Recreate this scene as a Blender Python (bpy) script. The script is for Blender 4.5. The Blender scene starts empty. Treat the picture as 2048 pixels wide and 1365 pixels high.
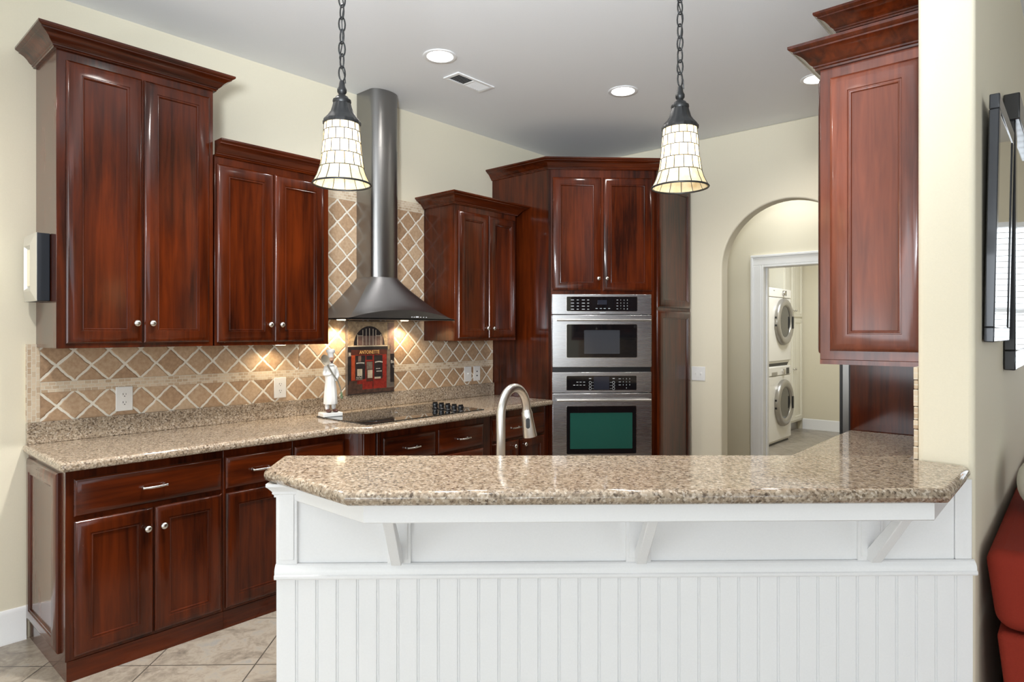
import bpy, bmesh, math, random
from mathutils import Vector, Matrix
random.seed(7)
PI = math.pi
R = math.radians
SC = bpy.context.scene
COL = SC.collection

# ------------------------------------------------------------------ camera, sky, daylight, exposure
cam_d = bpy.data.cameras.new('camera')
cam_d.sensor_width = 36.0
cam_d.lens = 1290.0 / 2048.0 * 36.0
cam_d.shift_y = -20.5 / 2048.0
cam_d.clip_start = 0.02
cam = bpy.data.objects.new('camera', cam_d)
COL.objects.link(cam)
cam.location = (0, 0, 1.45)
cam.rotation_euler = (R(90), 0, R(41.6))
SC.camera = cam

SC.view_settings.view_transform = 'Standard'
SC.view_settings.look = 'None'
SC.view_settings.gamma = 1.0
SC.view_settings.use_curve_mapping = False
SC.view_settings.exposure = 0.15
SC.cycles.use_denoising = True
SC.cycles.max_bounces = 8
SC.cycles.diffuse_bounces = 4
SC.cycles.glossy_bounces = 4
SC.cycles.transmission_bounces = 6
SC.cycles.transparent_max_bounces = 6
SC.cycles.caustics_reflective = False
SC.cycles.caustics_refractive = False
SC.cycles.sample_clamp_indirect = 5.0

world = bpy.data.worlds.new('sky')
SC.world = world
world.use_nodes = True
world.node_tree.nodes['Background'].inputs[0].default_value = (0.80, 0.90, 1.0, 1)
world.node_tree.nodes['Background'].inputs[1].default_value = 1.2

def area(name, loc, rot, sx, sy, power, color=(1, 1, 1), spread=180):
    d = bpy.data.lights.new(name, 'AREA')
    d.shape = 'RECTANGLE'; d.size = sx; d.size_y = sy
    d.energy = power; d.color = color; d.spread = R(spread)
    o = bpy.data.objects.new(name, d)
    o.location = loc; o.rotation_euler = rot
    COL.objects.link(o)
    return o

# daylight standing in the window openings of the living room
DAY = (0.89, 0.95, 1.0)
SY = -8.5
TLT = R(108)
area('daylight_south_window', (-2.2, SY + 0.12, 1.65), (TLT, 0, 0), 2.6, 2.3, 108, DAY)
area('daylight_south_door', (1.0, SY + 0.12, 1.50), (TLT, 0, 0), 2.8, 2.6, 90, DAY)
area('daylight_south_side', (4.0, SY + 0.12, 1.65), (TLT, 0, 0), 2.0, 2.3, 130, DAY)
area('daylight_east', (5.38, 0.2, 1.60), (TLT, 0, R(90)), 3.4, 2.3, 25, DAY)
area('daylight_east_far', (5.38, -5.0, 1.60), (TLT, 0, R(90)), 3.0, 2.3, 80, DAY)
area('daylight_north', (0.965, 7.08, 1.615), (R(90), 0, R(180)), 2.1, 1.5, 16, DAY)

def spot(name, loc, power, color, angle=120, blend=0.8, radius=0.04, target=None):
    d = bpy.data.lights.new(name, 'SPOT')
    d.energy = power; d.color = color; d.spot_size = R(angle); d.spot_blend = blend; d.shadow_soft_size = radius
    o = bpy.data.objects.new(name, d); o.location = loc
    if target is not None:
        o.rotation_euler = (Vector(target) - Vector(loc)).to_track_quat('-Z', 'Y').to_euler()
    COL.objects.link(o)
    return o

# photographer's flash beside the camera, bounced off the ceiling over the bar
spot('bounce_flash', (0.10, -0.60, 1.72), 700, (0.86, 0.93, 1.0), 74, 1.0, 0.25, (-1.90, 2.10, 3.07))

def point(name, loc, power, color, radius=0.03):
    d = bpy.data.lights.new(name, 'POINT')
    d.energy = power; d.color = color; d.shadow_soft_size = radius
    o = bpy.data.objects.new(name, d); o.location = loc
    COL.objects.link(o)
    return o

# ------------------------------------------------------------------ materials
def S(r, g, b):
    def f(c):
        c /= 255.0
        return c / 12.92 if c <= 0.04045 else ((c + 0.055) / 1.055) ** 2.4
    return (f(r), f(g), f(b), 1)

class NT:
    def __init__(s, name):
        s.m = bpy.data.materials.new(name); s.m.use_nodes = True
        s.t = s.m.node_tree; s.n = s.t.nodes; s.b = s.n['Principled BSDF']
        s.out = s.n['Material Output']
    def node(s, typ, **kw):
        n = s.n.new(typ)
        for k, v in kw.items():
            if k.startswith('i_'):
                n.inputs[k[2:].replace('_', ' ')].default_value = v
            else: setattr(n, k, v)
        return n
    def link(s, a, b): s.t.links.new(a, b)
    def math(s, op, a, b=None, c=None):
        n = s.n.new('ShaderNodeMath'); n.operation = op
        for i, v in enumerate((a, b, c)):
            if v is None: continue
            if isinstance(v, (int, float)): n.inputs[i].default_value = v
            else: s.link(v, n.inputs[i])
        return n.outputs[0]
    def ramp(s, fac, stops):
        n = s.n.new('ShaderNodeValToRGB')
        e = n.color_ramp.elements
        while len(e) < len(stops): e.new(0.5)
        for i, (p, c) in enumerate(stops):
            e[i].position = p; e[i].color = c
        s.link(fac, n.inputs[0])
        return n.outputs[0]
    def mix(s, fac, a, b, mode='MIX'):
        n = s.n.new('ShaderNodeMix'); n.data_type = 'RGBA'; n.blend_type = mode
        for i, v in ((0, fac), (6, a), (7, b)):
            if isinstance(v, (int, float)): n.inputs[i].default_value = v
            elif isinstance(v, tuple): n.inputs[i].default_value = v
            else: s.link(v, n.inputs[i])
        return n.outputs[2]
    def bump(s, h, strength=0.2, dist=0.01):
        n = s.n.new('ShaderNodeBump'); n.inputs['Strength'].default_value = strength
        n.inputs['Distance'].default_value = dist
        s.link(h, n.inputs['Height']); s.link(n.outputs[0], s.b.inputs['Normal'])
    def set(s, **kw):
        for k, v in kw.items():
            s.b.inputs[k.replace('_', ' ')].default_value = v
        return s

def plain(name, col, rough=0.5, metal=0.0, coat=0.0, bump=0.0, bscale=200, spec=0.5):
    t = NT(name)
    t.set(Base_Color=col, Roughness=rough, Metallic=metal, Coat_Weight=coat)
    t.b.inputs['Specular IOR Level'].default_value = spec
    tc = t.node('ShaderNodeTexCoord')
    nz = t.node('ShaderNodeTexNoise', i_Scale=bscale, i_Detail=2.0)
    t.link(tc.outputs['Object'], nz.inputs['Vector'])
    f = t.math('MULTIPLY_ADD', nz.outputs[0], 0.06, 0.97)
    hs = t.node('ShaderNodeHueSaturation', i_Color=col)
    t.link(f, hs.inputs['Value']); t.link(hs.outputs[0], t.b.inputs['Base Color'])
    if bump: t.bump(nz.outputs[0], bump, 0.002)
    return t.m

def wood(name, axis, dark, light, rough=0.36, spec=0.06):
    t = NT(name)
    tc = t.node('ShaderNodeTexCoord'); oi = t.node('ShaderNodeObjectInfo')
    add = t.node('ShaderNodeVectorMath', operation='ADD')
    off = t.node('ShaderNodeCombineXYZ')
    r = t.math('MULTIPLY', oi.outputs['Random'], 23.0)
    for i in range(3): t.link(r, off.inputs[i])
    t.link(tc.outputs['Object'], add.inputs[0]); t.link(off.outputs[0], add.inputs[1])
    mp = t.node('ShaderNodeMapping')
    sc = [34, 34, 34]; sc[axis] = 2.2
    mp.inputs['Scale'].default_value = sc
    t.link(add.outputs[0], mp.inputs[0])
    n1 = t.node('ShaderNodeTexNoise', i_Scale=1.0, i_Detail=5.0, i_Roughness=0.6, i_Distortion=0.6)
    t.link(mp.outputs[0], n1.inputs['Vector'])
    mp2 = t.node('ShaderNodeMapping'); s2 = [4.5, 4.5, 4.5]; s2[axis] = 1.6
    mp2.inputs['Scale'].default_value = s2
    t.link(add.outputs[0], mp2.inputs[0])
    n2 = t.node('ShaderNodeTexNoise', i_Scale=1.0, i_Detail=3.0)
    t.link(mp2.outputs[0], n2.inputs['Vector'])
    f = t.math('ADD', t.math('MULTIPLY', n1.outputs[0], 0.5), t.math('MULTIPLY', n2.outputs[0], 0.5))
    c = t.ramp(f, [(0.37, dark), (0.64, light)])
    t.link(c, t.b.inputs['Base Color'])
    t.set(Roughness=rough, Coat_Weight=1.0, Coat_Roughness=0.12, Coat_IOR=1.40)
    t.b.inputs['Specular IOR Level'].default_value = spec
    t.bump(n1.outputs[0], 0.03, 0.002)
    return t.m

CH_D, CH_L = (0.018, 0.0033, 0.0011, 1), (0.100, 0.0158, 0.0024, 1)
M = {}
M['wood_v'] = wood('cherry_vertical', 2, CH_D, CH_L)
M['wood_h'] = wood('cherry_horizontal', 0, CH_D, CH_L)
M['wood_y'] = wood('cherry_crosswise', 1, CH_D, CH_L)
M['wood_pale'] = wood('cherry_pale_glare', 2, (0.080, 0.0165, 0.0070, 1), (0.225, 0.053, 0.0225, 1), 0.45, 0.30)  # same cherry, base lightened to carry window glare on the right cabinet
M['wood_in'] = plain('cabinet_inside', (0.05, 0.015, 0.008, 1), 0.6)

def granite():
    t = NT('speckled_granite')
    g = t.node('ShaderNodeNewGeometry')
    v1 = t.node('ShaderNodeTexVoronoi', i_Scale=120.0); v2 = t.node('ShaderNodeTexVoronoi', i_Scale=190.0)
    n0 = t.node('ShaderNodeTexNoise', i_Scale=60.0, i_Detail=4.0)
    n3 = t.node('ShaderNodeTexNoise', i_Scale=7.0, i_Detail=2.0)
    for n in (v1, v2, n0, n3): t.link(g.outputs['Position'], n.inputs['Vector'])
    s1 = t.node('ShaderNodeSeparateColor'); t.link(v1.outputs['Color'], s1.inputs[0])
    s2 = t.node('ShaderNodeSeparateColor'); t.link(v2.outputs['Color'], s2.inputs[0])
    c1 = t.ramp(s1.outputs[0], [(0.0, S(34, 30, 27)), (0.15, S(84, 73, 62)), (0.30, S(142, 127, 108)),
                                (0.62, S(174, 159, 138)), (0.86, S(202, 190, 172))])
    c2 = t.ramp(s2.outputs[0], [(0.0, S(24, 20, 18)), (0.18, S(70, 60, 50)), (0.27, S(148, 132, 112)), (0.80, S(172, 156, 136)), (0.97, S(222, 212, 198))])
    c = t.mix(0.55, c1, c2)
    c = t.mix(t.math('MULTIPLY', n0.outputs[0], 0.26), c, S(138, 104, 82))
    c = t.mix(t.math('MULTIPLY', n3.outputs[0], 0.16), c, S(200, 182, 156))
    t.link(c, t.b.inputs['Base Color'])
    t.set(Roughness=0.07)
    t.b.inputs['Specular IOR Level'].default_value = 0.55
    return t.m
M['granite'] = granite()

def tile(name, y0, z0, P=0.15, ax=1):
    t = NT(name)
    g = t.node('ShaderNodeNewGeometry')
    nz = t.node('ShaderNodeTexNoise', i_Scale=28.0, i_Detail=3.0)
    t.link(g.outputs['Position'], nz.inputs['Vector'])
    sub = t.node('ShaderNodeVectorMath', operation='SUBTRACT'); sub.inputs[1].default_value = (0.5, 0.5, 0.5)
    t.link(nz.outputs['Color'], sub.inputs[0])
    sc = t.node('ShaderNodeVectorMath', operation='SCALE'); sc.inputs['Scale'].default_value = 0.013
    t.link(sub.outputs[0], sc.inputs[0])
    ad = t.node('ShaderNodeVectorMath', operation='ADD')
    t.link(g.outputs['Position'], ad.inputs[0]); t.link(sc.outputs[0], ad.inputs[1])
    sx = t.node('ShaderNodeSeparateXYZ'); t.link(ad.outputs[0], sx.inputs[0])
    y = t.math('SUBTRACT', sx.outputs[ax], y0); z = t.math('SUBTRACT', sx.outputs[2], z0)
    a = t.math('ADD', t.math('DIVIDE', t.math('ADD', y, z), P), 0.5)
    b = t.math('ADD', t.math('DIVIDE', t.math('SUBTRACT', y, z), P), 0.5)
    da = t.math('ABSOLUTE', t.math('SUBTRACT', t.math('FRACT', a), 0.5))
    db = t.math('ABSOLUTE', t.math('SUBTRACT', t.math('FRACT', b), 0.5))
    d = t.math('MINIMUM', da, db)
    cell = t.node('ShaderNodeCombineXYZ')
    t.link(t.math('FLOOR', t.math('SUBTRACT', a, 0.5)), cell.inputs[0]); t.link(t.math('FLOOR', t.math('SUBTRACT', b, 0.5)), cell.inputs[1])
    wn = t.node('ShaderNodeTexWhiteNoise'); t.link(cell.outputs[0], wn.inputs['Vector'])
    n2 = t.node('ShaderNodeTexNoise', i_Scale=55.0, i_Detail=5.0, i_Roughness=0.65)
    t.link(g.outputs['Position'], n2.inputs['Vector'])
    f = t.math('ADD', t.math('MULTIPLY', wn.outputs['Value'], 0.40), t.math('MULTIPLY', n2.outputs[0], 0.75))
    col = t.ramp(f, [(0.22, S(142, 112, 86)), (0.50, S(176, 145, 114)), (0.85, S(204, 178, 148))])
    gm = t.node('ShaderNodeMapRange', interpolation_type='SMOOTHSTEP'); gm.inputs['From Min'].default_value = 0.040; gm.inputs['From Max'].default_value = 0.058
    t.link(d, gm.inputs['Value'])
    c = t.mix(gm.outputs[0], S(230, 224, 210), col)
    t.link(c, t.b.inputs['Base Color'])
    hm = t.node('ShaderNodeMapRange', interpolation_type='SMOOTHSTEP'); hm.inputs['From Min'].default_value = 0.035; hm.inputs['From Max'].default_value = 0.095
    t.link(d, hm.inputs['Value'])
    h = t.math('ADD', hm.outputs[0], t.math('MULTIPLY', n2.outputs[0], 0.22))
    t.set(Roughness=0.55)
    t.bump(h, 0.6, 0.004)
    return t.m
M['tile_low'] = tile('diagonal_tumbled_tile_lower', 0.872, 1.085)
M['tile_up'] = tile('diagonal_tumbled_tile_upper', 0.870, 1.278)
M['tile_hood'] = tile('diagonal_tumbled_tile_hood', 3.041, 2.176)

def mosaic(name, vert=False):
    t = NT(name)
    g = t.node('ShaderNodeNewGeometry'); sx = t.node('ShaderNodeSeparateXYZ'); t.link(g.outputs['Position'], sx.inputs[0])
    cb = t.node('ShaderNodeCombineXYZ')
    if vert: t.link(sx.outputs[2], cb.inputs[0]); t.link(sx.outputs[1], cb.inputs[1])
    else: t.link(sx.outputs[1], cb.inputs[0]); t.link(sx.outputs[2], cb.inputs[1])
    nz = t.node('ShaderNodeTexNoise', i_Scale=90.0, i_Detail=1.0); t.link(g.outputs['Position'], nz.inputs['Vector'])
    off = t.node('ShaderNodeVectorMath', operation='SCALE'); off.inputs['Scale'].default_value = 0.004
    t.link(nz.outputs['Color'], off.inputs[0])
    ad = t.node('ShaderNodeVectorMath', operation='ADD'); t.link(cb.outputs[0], ad.inputs[0]); t.link(off.outputs[0], ad.inputs[1])
    bk = t.node('ShaderNodeTexBrick', offset=0.5)
    bk.inputs['Color1'].default_value = S(176, 146, 114); bk.inputs['Color2'].default_value = S(218, 200, 174)
    bk.inputs['Mortar'].default_value = S(222, 212, 194); bk.inputs['Scale'].default_value = 1.0
    bk.inputs['Mortar Size'].default_value = 0.0018; bk.inputs['Bias'].default_value = 0.25
    bk.inputs['Brick Width'].default_value = 0.030; bk.inputs['Row Height'].default_value = 0.0172
    t.link(ad.outputs[0], bk.inputs['Vector'])
    t.link(bk.outputs['Color'], t.b.inputs['Base Color']); t.set(Roughness=0.5)
    inv = t.math('SUBTRACT', 1.0, bk.outputs['Fac'])
    t.bump(inv, 0.6, 0.003)
    return t.m
M['mosaic'] = mosaic('mosaic_stone_strip'); M['mosaic_v'] = mosaic('mosaic_stone_border', True)

def floor_mat():
    t = NT('stone_floor_tile')
    g = t.node('ShaderNodeNewGeometry')
    mp = t.node('ShaderNodeMapping', vector_type='TEXTURE')
    be = R(42.6)
    px = -1.066 * math.cos(be) - 2.819 * math.sin(be); py = -1.066 * math.sin(be) + 2.819 * math.cos(be)
    mp.inputs['Location'].default_value = (px, py, 0); mp.inputs['Rotation'].default_value = (0, 0, be)
    t.link(g.outputs['Position'], mp.inputs[0])
    bk = t.node('ShaderNodeTexBrick', offset=0.0)
    bk.inputs['Scale'].default_value = 1.0; bk.inputs['Brick Width'].default_value = 0.455; bk.inputs['Row Height'].default_value = 0.455
    bk.inputs['Mortar Size'].default_value = 0.0032; bk.inputs['Mortar Smooth'].default_value = 0.1
    bk.inputs['Color1'].default_value = (0.35, 0.35, 0.35, 1); bk.inputs['Color2'].default_value = (0.65, 0.65, 0.65, 1)
    t.link(mp.outputs[0], bk.inputs['Vector'])
    n = t.node('ShaderNodeTexNoise', i_Scale=5.0, i_Detail=7.0, i_Roughness=0.62, i_Distortion=1.4)
    t.link(g.outputs['Position'], n.inputs['Vector'])
    n2 = t.node('ShaderNodeTexNoise', i_Scale=16.0, i_Detail=6.0, i_Roughness=0.7, i_Distortion=2.0)
    t.link(g.outputs['Position'], n2.inputs['Vector'])
    f = t.math('ADD', t.math('MULTIPLY', n.outputs[0], 0.6), t.math('MULTIPLY', n2.outputs[0], 0.4))
    c = t.ramp(f, [(0.32, S(104, 97, 89)), (0.44, S(140, 130, 117)), (0.54, S(164, 154, 140)), (0.64, S(148, 146, 141)), (0.74, S(168, 162, 152))])
    c = t.mix(0.10, c, bk.outputs['Color'], 'OVERLAY')
    c = t.mix(bk.outputs['Fac'], c, S(84, 78, 71))
    t.link(c, t.b.inputs['Base Color']); t.set(Roughness=0.32)
    t.bump(t.math('SUBTRACT', t.math('MULTIPLY', f, 0.3), bk.outputs['Fac']), 0.25, 0.003)
    return t.m
M['floor'] = floor_mat()

def steel(name, axis, col=(0.56, 0.56, 0.57, 1), rough=0.27):
    t = NT(name)
    tc = t.node('ShaderNodeTexCoord'); mp = t.node('ShaderNodeMapping')
    sc = [420, 420, 420]; sc[axis] = 3
    mp.inputs['Scale'].default_value = sc
    t.link(tc.outputs['Object'], mp.inputs[0])
    n = t.node('ShaderNodeTexNoise', i_Scale=1.0, i_Detail=2.0); t.link(mp.outputs[0], n.inputs['Vector'])
    t.set(Base_Color=col, Metallic=1.0)
    t.link(t.math('MULTIPLY_ADD', n.outputs[0], 0.05, rough - 0.025), t.b.inputs['Roughness'])
    return t.m
M['steel_h'] = steel('brushed_steel_horizontal', 0)
M['steel_v'] = steel('brushed_steel_vertical', 2, (0.28, 0.275, 0.27, 1), 0.30)
M['steel_hood'] = steel('brushed_steel_hood', 1, (0.26, 0.26, 0.27, 1), 0.33)
M['nickel'] = plain('brushed_nickel', (0.68, 0.66, 0.63, 1), 0.24, 1.0)
M['nickel_soft'] = plain('satin_nickel', (0.62, 0.60, 0.57, 1), 0.30, 1.0)
M['bronze'] = plain('dark_bronze', (0.014, 0.014, 0.014, 1), 0.42, 0.3, spec=0.3)
M['black_glass'] = plain('black_glass', (0.006, 0.006, 0.007, 1), 0.04, 0, 0.5)
M['cook_glass'] = plain('cooktop_glass', (0.008, 0.008, 0.008, 1), 0.03, 0, 0.8)
M['teal_glass'] = plain('tinted_oven_glass', (0.016, 0.085, 0.065, 1), 0.06, 0, 0.5)
M['grey_glass'] = plain('microwave_screen', (0.040, 0.043, 0.050, 1), 0.10, 0, 0.4)
M['disp_glass'] = plain('display_glass', (0.022, 0.024, 0.034, 1), 0.08, 0, 0.4)
M['black'] = plain('black_plastic', (0.008, 0.008, 0.009, 1), 0.32)
M['mark'] = plain('printed_marks', (0.62, 0.64, 0.66, 1), 0.5)
M['white'] = plain('white_trim_paint', (0.88, 0.88, 0.88, 1), 0.35, bump=0.02)
M['wall'] = plain('cream_wall_paint', S(228, 220, 198), 0.75, bump=0.08, bscale=240)
M['ceil'] = plain('ceiling_paint', (0.86, 0.87, 0.88, 1), 0.85, bump=0.08)
M['plate'] = plain('white_plastic', (0.82, 0.81, 0.78, 1), 0.35)
M['slot'] = plain('dark_slots', (0.02, 0.02, 0.02, 1), 0.5)
M['enamel'] = plain('appliance_enamel', (0.80, 0.77, 0.70, 1), 0.25)
M['lcab'] = plain('laundry_cabinet_paint', (0.84, 0.81, 0.70, 1), 0.4)
M['grey_ring'] = plain('grey_door_ring', (0.42, 0.40, 0.37, 1), 0.28, 0.7)
M['dark_glass'] = plain('porthole_glass', (0.03, 0.03, 0.03, 1), 0.08, 0, 0.5)
M['porcelain'] = plain('white_ceramic', (0.80, 0.80, 0.78, 1), 0.4)
M['sofa'] = plain('red_chenille', (0.24, 0.026, 0.014, 1), 0.9, bump=0.6, bscale=260, spec=0.2)
M['pillow'] = plain('white_linen', (0.80, 0.78, 0.72, 1), 0.9, bump=0.2, bscale=300)
M['frame_dark'] = plain('black_frame', (0.012, 0.012, 0.014, 1), 0.22, 0, 0.4)
M['frame_gun'] = plain('charcoal_frame', (0.035, 0.038, 0.045, 1), 0.25, 0.3, 0.4)
M['mirror'] = plain('picture_glass', (0.75, 0.76, 0.76, 1), 0.03, 1.0)
M['silver'] = plain('silver_leaf', (0.60, 0.58, 0.53, 1), 0.35, 0.5)
M['cream_mat'] = plain('cream_mat', S(236, 228, 206), 0.7)
M['navy'] = plain('dark_navy_paint', (0.010, 0.013, 0.020, 1), 0.4)
M['fridge_side'] = plain('fridge_black_side', (0.010, 0.010, 0.011, 1), 0.35)

def emit(name, col, strength):
    t = NT(name); t.set(Base_Color=(0.8, 0.8, 0.8, 1))
    t.b.inputs['Emission Color'].default_value = col; t.b.inputs['Emission Strength'].default_value = strength
    return t.m
M['lamp'] = emit('lamp_face', (1, 0.96, 0.90, 1), 14)
M['lamp_warm'] = emit('warm_lamp_face', (1, 0.80, 0.52, 1), 10)
M['bulb'] = emit('bulb_glow', (1, 0.88, 0.70, 1), 25)

def shade_mat():
    t = NT('cream_art_glass')
    tr = t.node('ShaderNodeBsdfTranslucent'); df = t.node('ShaderNodeBsdfDiffuse'); gl = t.node('ShaderNodeBsdfGlossy')
    g = t.node('ShaderNodeTexCoord'); n = t.node('ShaderNodeTexNoise', i_Scale=40.0, i_Detail=3.0)
    t.link(g.outputs['Object'], n.inputs['Vector'])
    c = t.ramp(n.outputs[0], [(0.3, S(232, 208, 160)), (0.7, S(250, 240, 212))])
    t.link(c, tr.inputs[0]); t.link(c, df.inputs[0]); gl.inputs['Roughness'].default_value = 0.12
    m1 = t.node('ShaderNodeMixShader'); m1.inputs[0].default_value = 0.45
    t.link(tr.outputs[0], m1.inputs[1]); t.link(df.outputs[0], m1.inputs[2])
    m2 = t.node('ShaderNodeMixShader'); m2.inputs[0].default_value = 0.05
    t.link(m1.outputs[0], m2.inputs[1]); t.link(gl.outputs[0], m2.inputs[2])
    t.link(m2.outputs[0], t.out.inputs[0])
    return t.m
M['shade'] = shade_mat()
M['amber'] = emit('amber_lamp_glass', (1, 0.42, 0.10, 1), 1.6)

# ------------------------------------------------------------------ mesh helpers
class MB:
    def __init__(s):
        s.bm = bmesh.new(); s.mi = 0
    def face(s, vs):
        try:
            f = s.bm.faces.new(vs); f.material_index = s.mi; return f
        except ValueError:
            return None
    def mat(s, i): s.mi = i; return s
    def box(s, x0, x1, y0, y1, z0, z1):
        v = [s.bm.verts.new(p) for p in ((x0, y0, z0), (x1, y0, z0), (x1, y1, z0), (x0, y1, z0), (x0, y0, z1), (x1, y0, z1), (x1, y1, z1), (x0, y1, z1))]
        for q in ((0, 3, 2, 1), (4, 5, 6, 7), (0, 1, 5, 4), (1, 2, 6, 5), (2, 3, 7, 6), (3, 0, 4, 7)):
            s.face([v[i] for i in q])
        return s
    def prism(s, poly, z0, z1):
        a = [s.bm.verts.new((x, y, z0)) for x, y in poly]; b = [s.bm.verts.new((x, y, z1)) for x, y in poly]
        n = len(poly)
        s.face(a[::-1]); s.face(b)
        for i in range(n): s.face([a[i], a[(i + 1) % n], b[(i + 1) % n], b[i]])
        return s
    def vprism(s, poly, y0, y1):          # outline in x,z pushed along y
        a = [s.bm.verts.new((x, y0, z)) for x, z in poly]; b = [s.bm.verts.new((x, y1, z)) for x, z in poly]
        n = len(poly)
        s.face(a); s.face(b[::-1])
        for i in range(n): s.face([a[(i + 1) % n], a[i], b[i], b[(i + 1) % n]])
        return s
    def rings(s, x0, z0, w, h, prof, y=0.0):   # rectangular door: prof = (inset, height towards -y)
        rows = []
        for ins, d in prof:
            rows.append([s.bm.verts.new(p) for p in ((x0 + ins, y - d, z0 + ins), (x0 + w - ins, y - d, z0 + ins), (x0 + w - ins, y - d, z0 + h - ins), (x0 + ins, y - d, z0 + h - ins))])
        for a, b in zip(rows, rows[1:]):
            for i in range(4): s.face([a[i], a[(i + 1) % 4], b[(i + 1) % 4], b[i]])
        s.face(rows[-1]); s.face(rows[0][::-1])
        return s
    def lathe(s, prof, c=(0, 0, 0), axis='Z', seg=24, fl=0.0, nfl=12, cap=True):
        rows = []
        for r, h in prof:
            row = []
            for k in range(seg):
                a = 2 * PI * k / seg
                rr = r * (1 + fl * math.cos(nfl * a))
                x, y = rr * math.cos(a), rr * math.sin(a)
                if axis == 'Z': p = (c[0] + x, c[1] + y, c[2] + h)
                elif axis == 'Y': p = (c[0] + x, c[1] - h, c[2] + y)     # h runs towards -y
                else: p = (c[0] + h, c[1] + x, c[2] + y)
                row.append(s.bm.verts.new(p))
            rows.append(row)
        for a, b in zip(rows, rows[1:]):
            for k in range(seg): s.face([a[k], a[(k + 1) % seg], b[(k + 1) % seg], b[k]])
        if cap:
            s.face(rows[0][::-1]); s.face(rows[-1])
        return s
    def tube(s, pts, r, seg=10, closed=False, cap=True, flat=1.0):
        pts = [Vector(p) for p in pts]; n = len(pts)
        rad = r if isinstance(r, (list, tuple)) else [r] * n
        rows = []; up = None
        for i, p in enumerate(pts):
            if closed: t = (pts[(i + 1) % n] - pts[i - 1]).normalized()
            else: t = (pts[min(i + 1, n - 1)] - pts[max(i - 1, 0)]).normalized()
            if up is None:
                up = Vector((0, 0, 1)) if abs(t.z) < 0.9 else Vector((1, 0, 0))
            x = t.cross(up)
            if x.length < 1e-5: x = t.cross(Vector((0, 1, 0.1)))
            x.normalize(); y = x.cross(t).normalized(); up = y
            rows.append([s.bm.verts.new(p + (x * math.cos(2 * PI * k / seg) + y * math.sin(2 * PI * k / seg) * flat) * rad[i]) for k in range(seg)])
        m = n if closed else n - 1
        for i in range(m):
            a, b = rows[i], rows[(i + 1) % n]
            for k in range(seg): s.face([a[k], a[(k + 1) % seg], b[(k + 1) % seg], b[k]])
        if cap and not closed:
            s.face(rows[0][::-1]); s.face(rows[-1])
        return s
    def sweep(s, path, prof, z0=0.0, closed=False):   # path in x,y with the outside on its right; prof = (out, z)
        n = len(path); P = [Vector(p) for p in path]; rows = []
        for i in range(n):
            d0 = (P[i] - P[i - 1]).normalized() if (i > 0 or closed) else None
            d1 = (P[(i + 1) % n] - P[i]).normalized() if (i < n - 1 or closed) else None
            if d0 is None: d0 = d1
            if d1 is None: d1 = d0
            n0 = Vector((d0.y, -d0.x)); n1 = Vector((d1.y, -d1.x))
            m = (n0 + n1).normalized(); k = 1.0 / max(0.2, m.dot(n0))
            rows.append([s.bm.verts.new((P[i].x + m.x * k * o, P[i].y + m.y * k * o, z0 + z)) for o, z in prof])
        q = len(prof)
        for i in range(n if closed else n - 1):
            a, b = rows[i], rows[(i + 1) % n]
            for k in range(q): s.face([a[k], b[k], b[(k + 1) % q], a[(k + 1) % q]])
        if not closed:
            s.face(rows[0]); s.face(rows[-1][::-1])
        return s
    def loft(s, rows, close=False):
        vr = [[s.bm.verts.new(p) for p in r] for r in rows]
        for a, b in zip(vr, vr[1:]):
            m = len(a)
            for k in range(m if close else m - 1): s.face([a[k], a[(k + 1) % m], b[(k + 1) % m], b[k]])
        return vr
    def ball(s, c, r, sx=1, sy=1, sz=1, u=16, v=10):
        mt = Matrix.Translation(c) @ Matrix.Diagonal((r * sx, r * sy, r * sz, 1))
        g = bmesh.ops.create_uvsphere(s.bm, u_segments=u, v_segments=v, radius=1.0, matrix=mt)
        for vv in g['verts']:
            for f in vv.link_faces: f.material_index = s.mi
        return s
    def done(s, name, mats, parent=None, loc=(0, 0, 0), rz=0.0, smooth=None, bevel=0.0, bseg=2, norm=True):
        if norm: bmesh.ops.recalc_face_normals(s.bm, faces=s.bm.faces[:])
        me = bpy.data.meshes.new(name); s.bm.to_mesh(me); s.bm.free()
        for m in (mats if isinstance(mats, (list, tuple)) else [mats]):
            me.materials.append(M[m] if isinstance(m, str) else m)
        o = bpy.data.objects.new(name, me); COL.objects.link(o)
        o.location = loc; o.rotation_euler = (0, 0, rz)
        if parent is not None: o.parent = parent
        if smooth is not None or bevel:
            me.shade_smooth(); me.set_sharp_from_angle(angle=R(smooth if smooth is not None else 40))
        if bevel:
            b = o.modifiers.new('bevel', 'BEVEL'); b.width = bevel; b.segments = bseg; b.limit_method = 'ANGLE'; b.angle_limit = R(50)
        return o

def tag(o, label, cat, group=None, kind=None):
    o['label'] = label; o['category'] = cat
    if group: o['group'] = group
    if kind: o['kind'] = kind
    return o
def thing(name, label, cat, loc=(0, 0, 0), rz=0.0, group=None):
    o = bpy.data.objects.new(name, None); COL.objects.link(o)
    o.location = loc; o.rotation_euler = (0, 0, rz); o.empty_display_size = 0.1
    return tag(o, label, cat, group)
def struct(o):
    o['kind'] = 'structure'; return o
def copy_tree(o, parent=None):
    c = o.copy(); COL.objects.link(c)
    if parent is not None: c.parent = parent
    for ch in list(o.children): copy_tree(ch, c)
    return c

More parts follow.
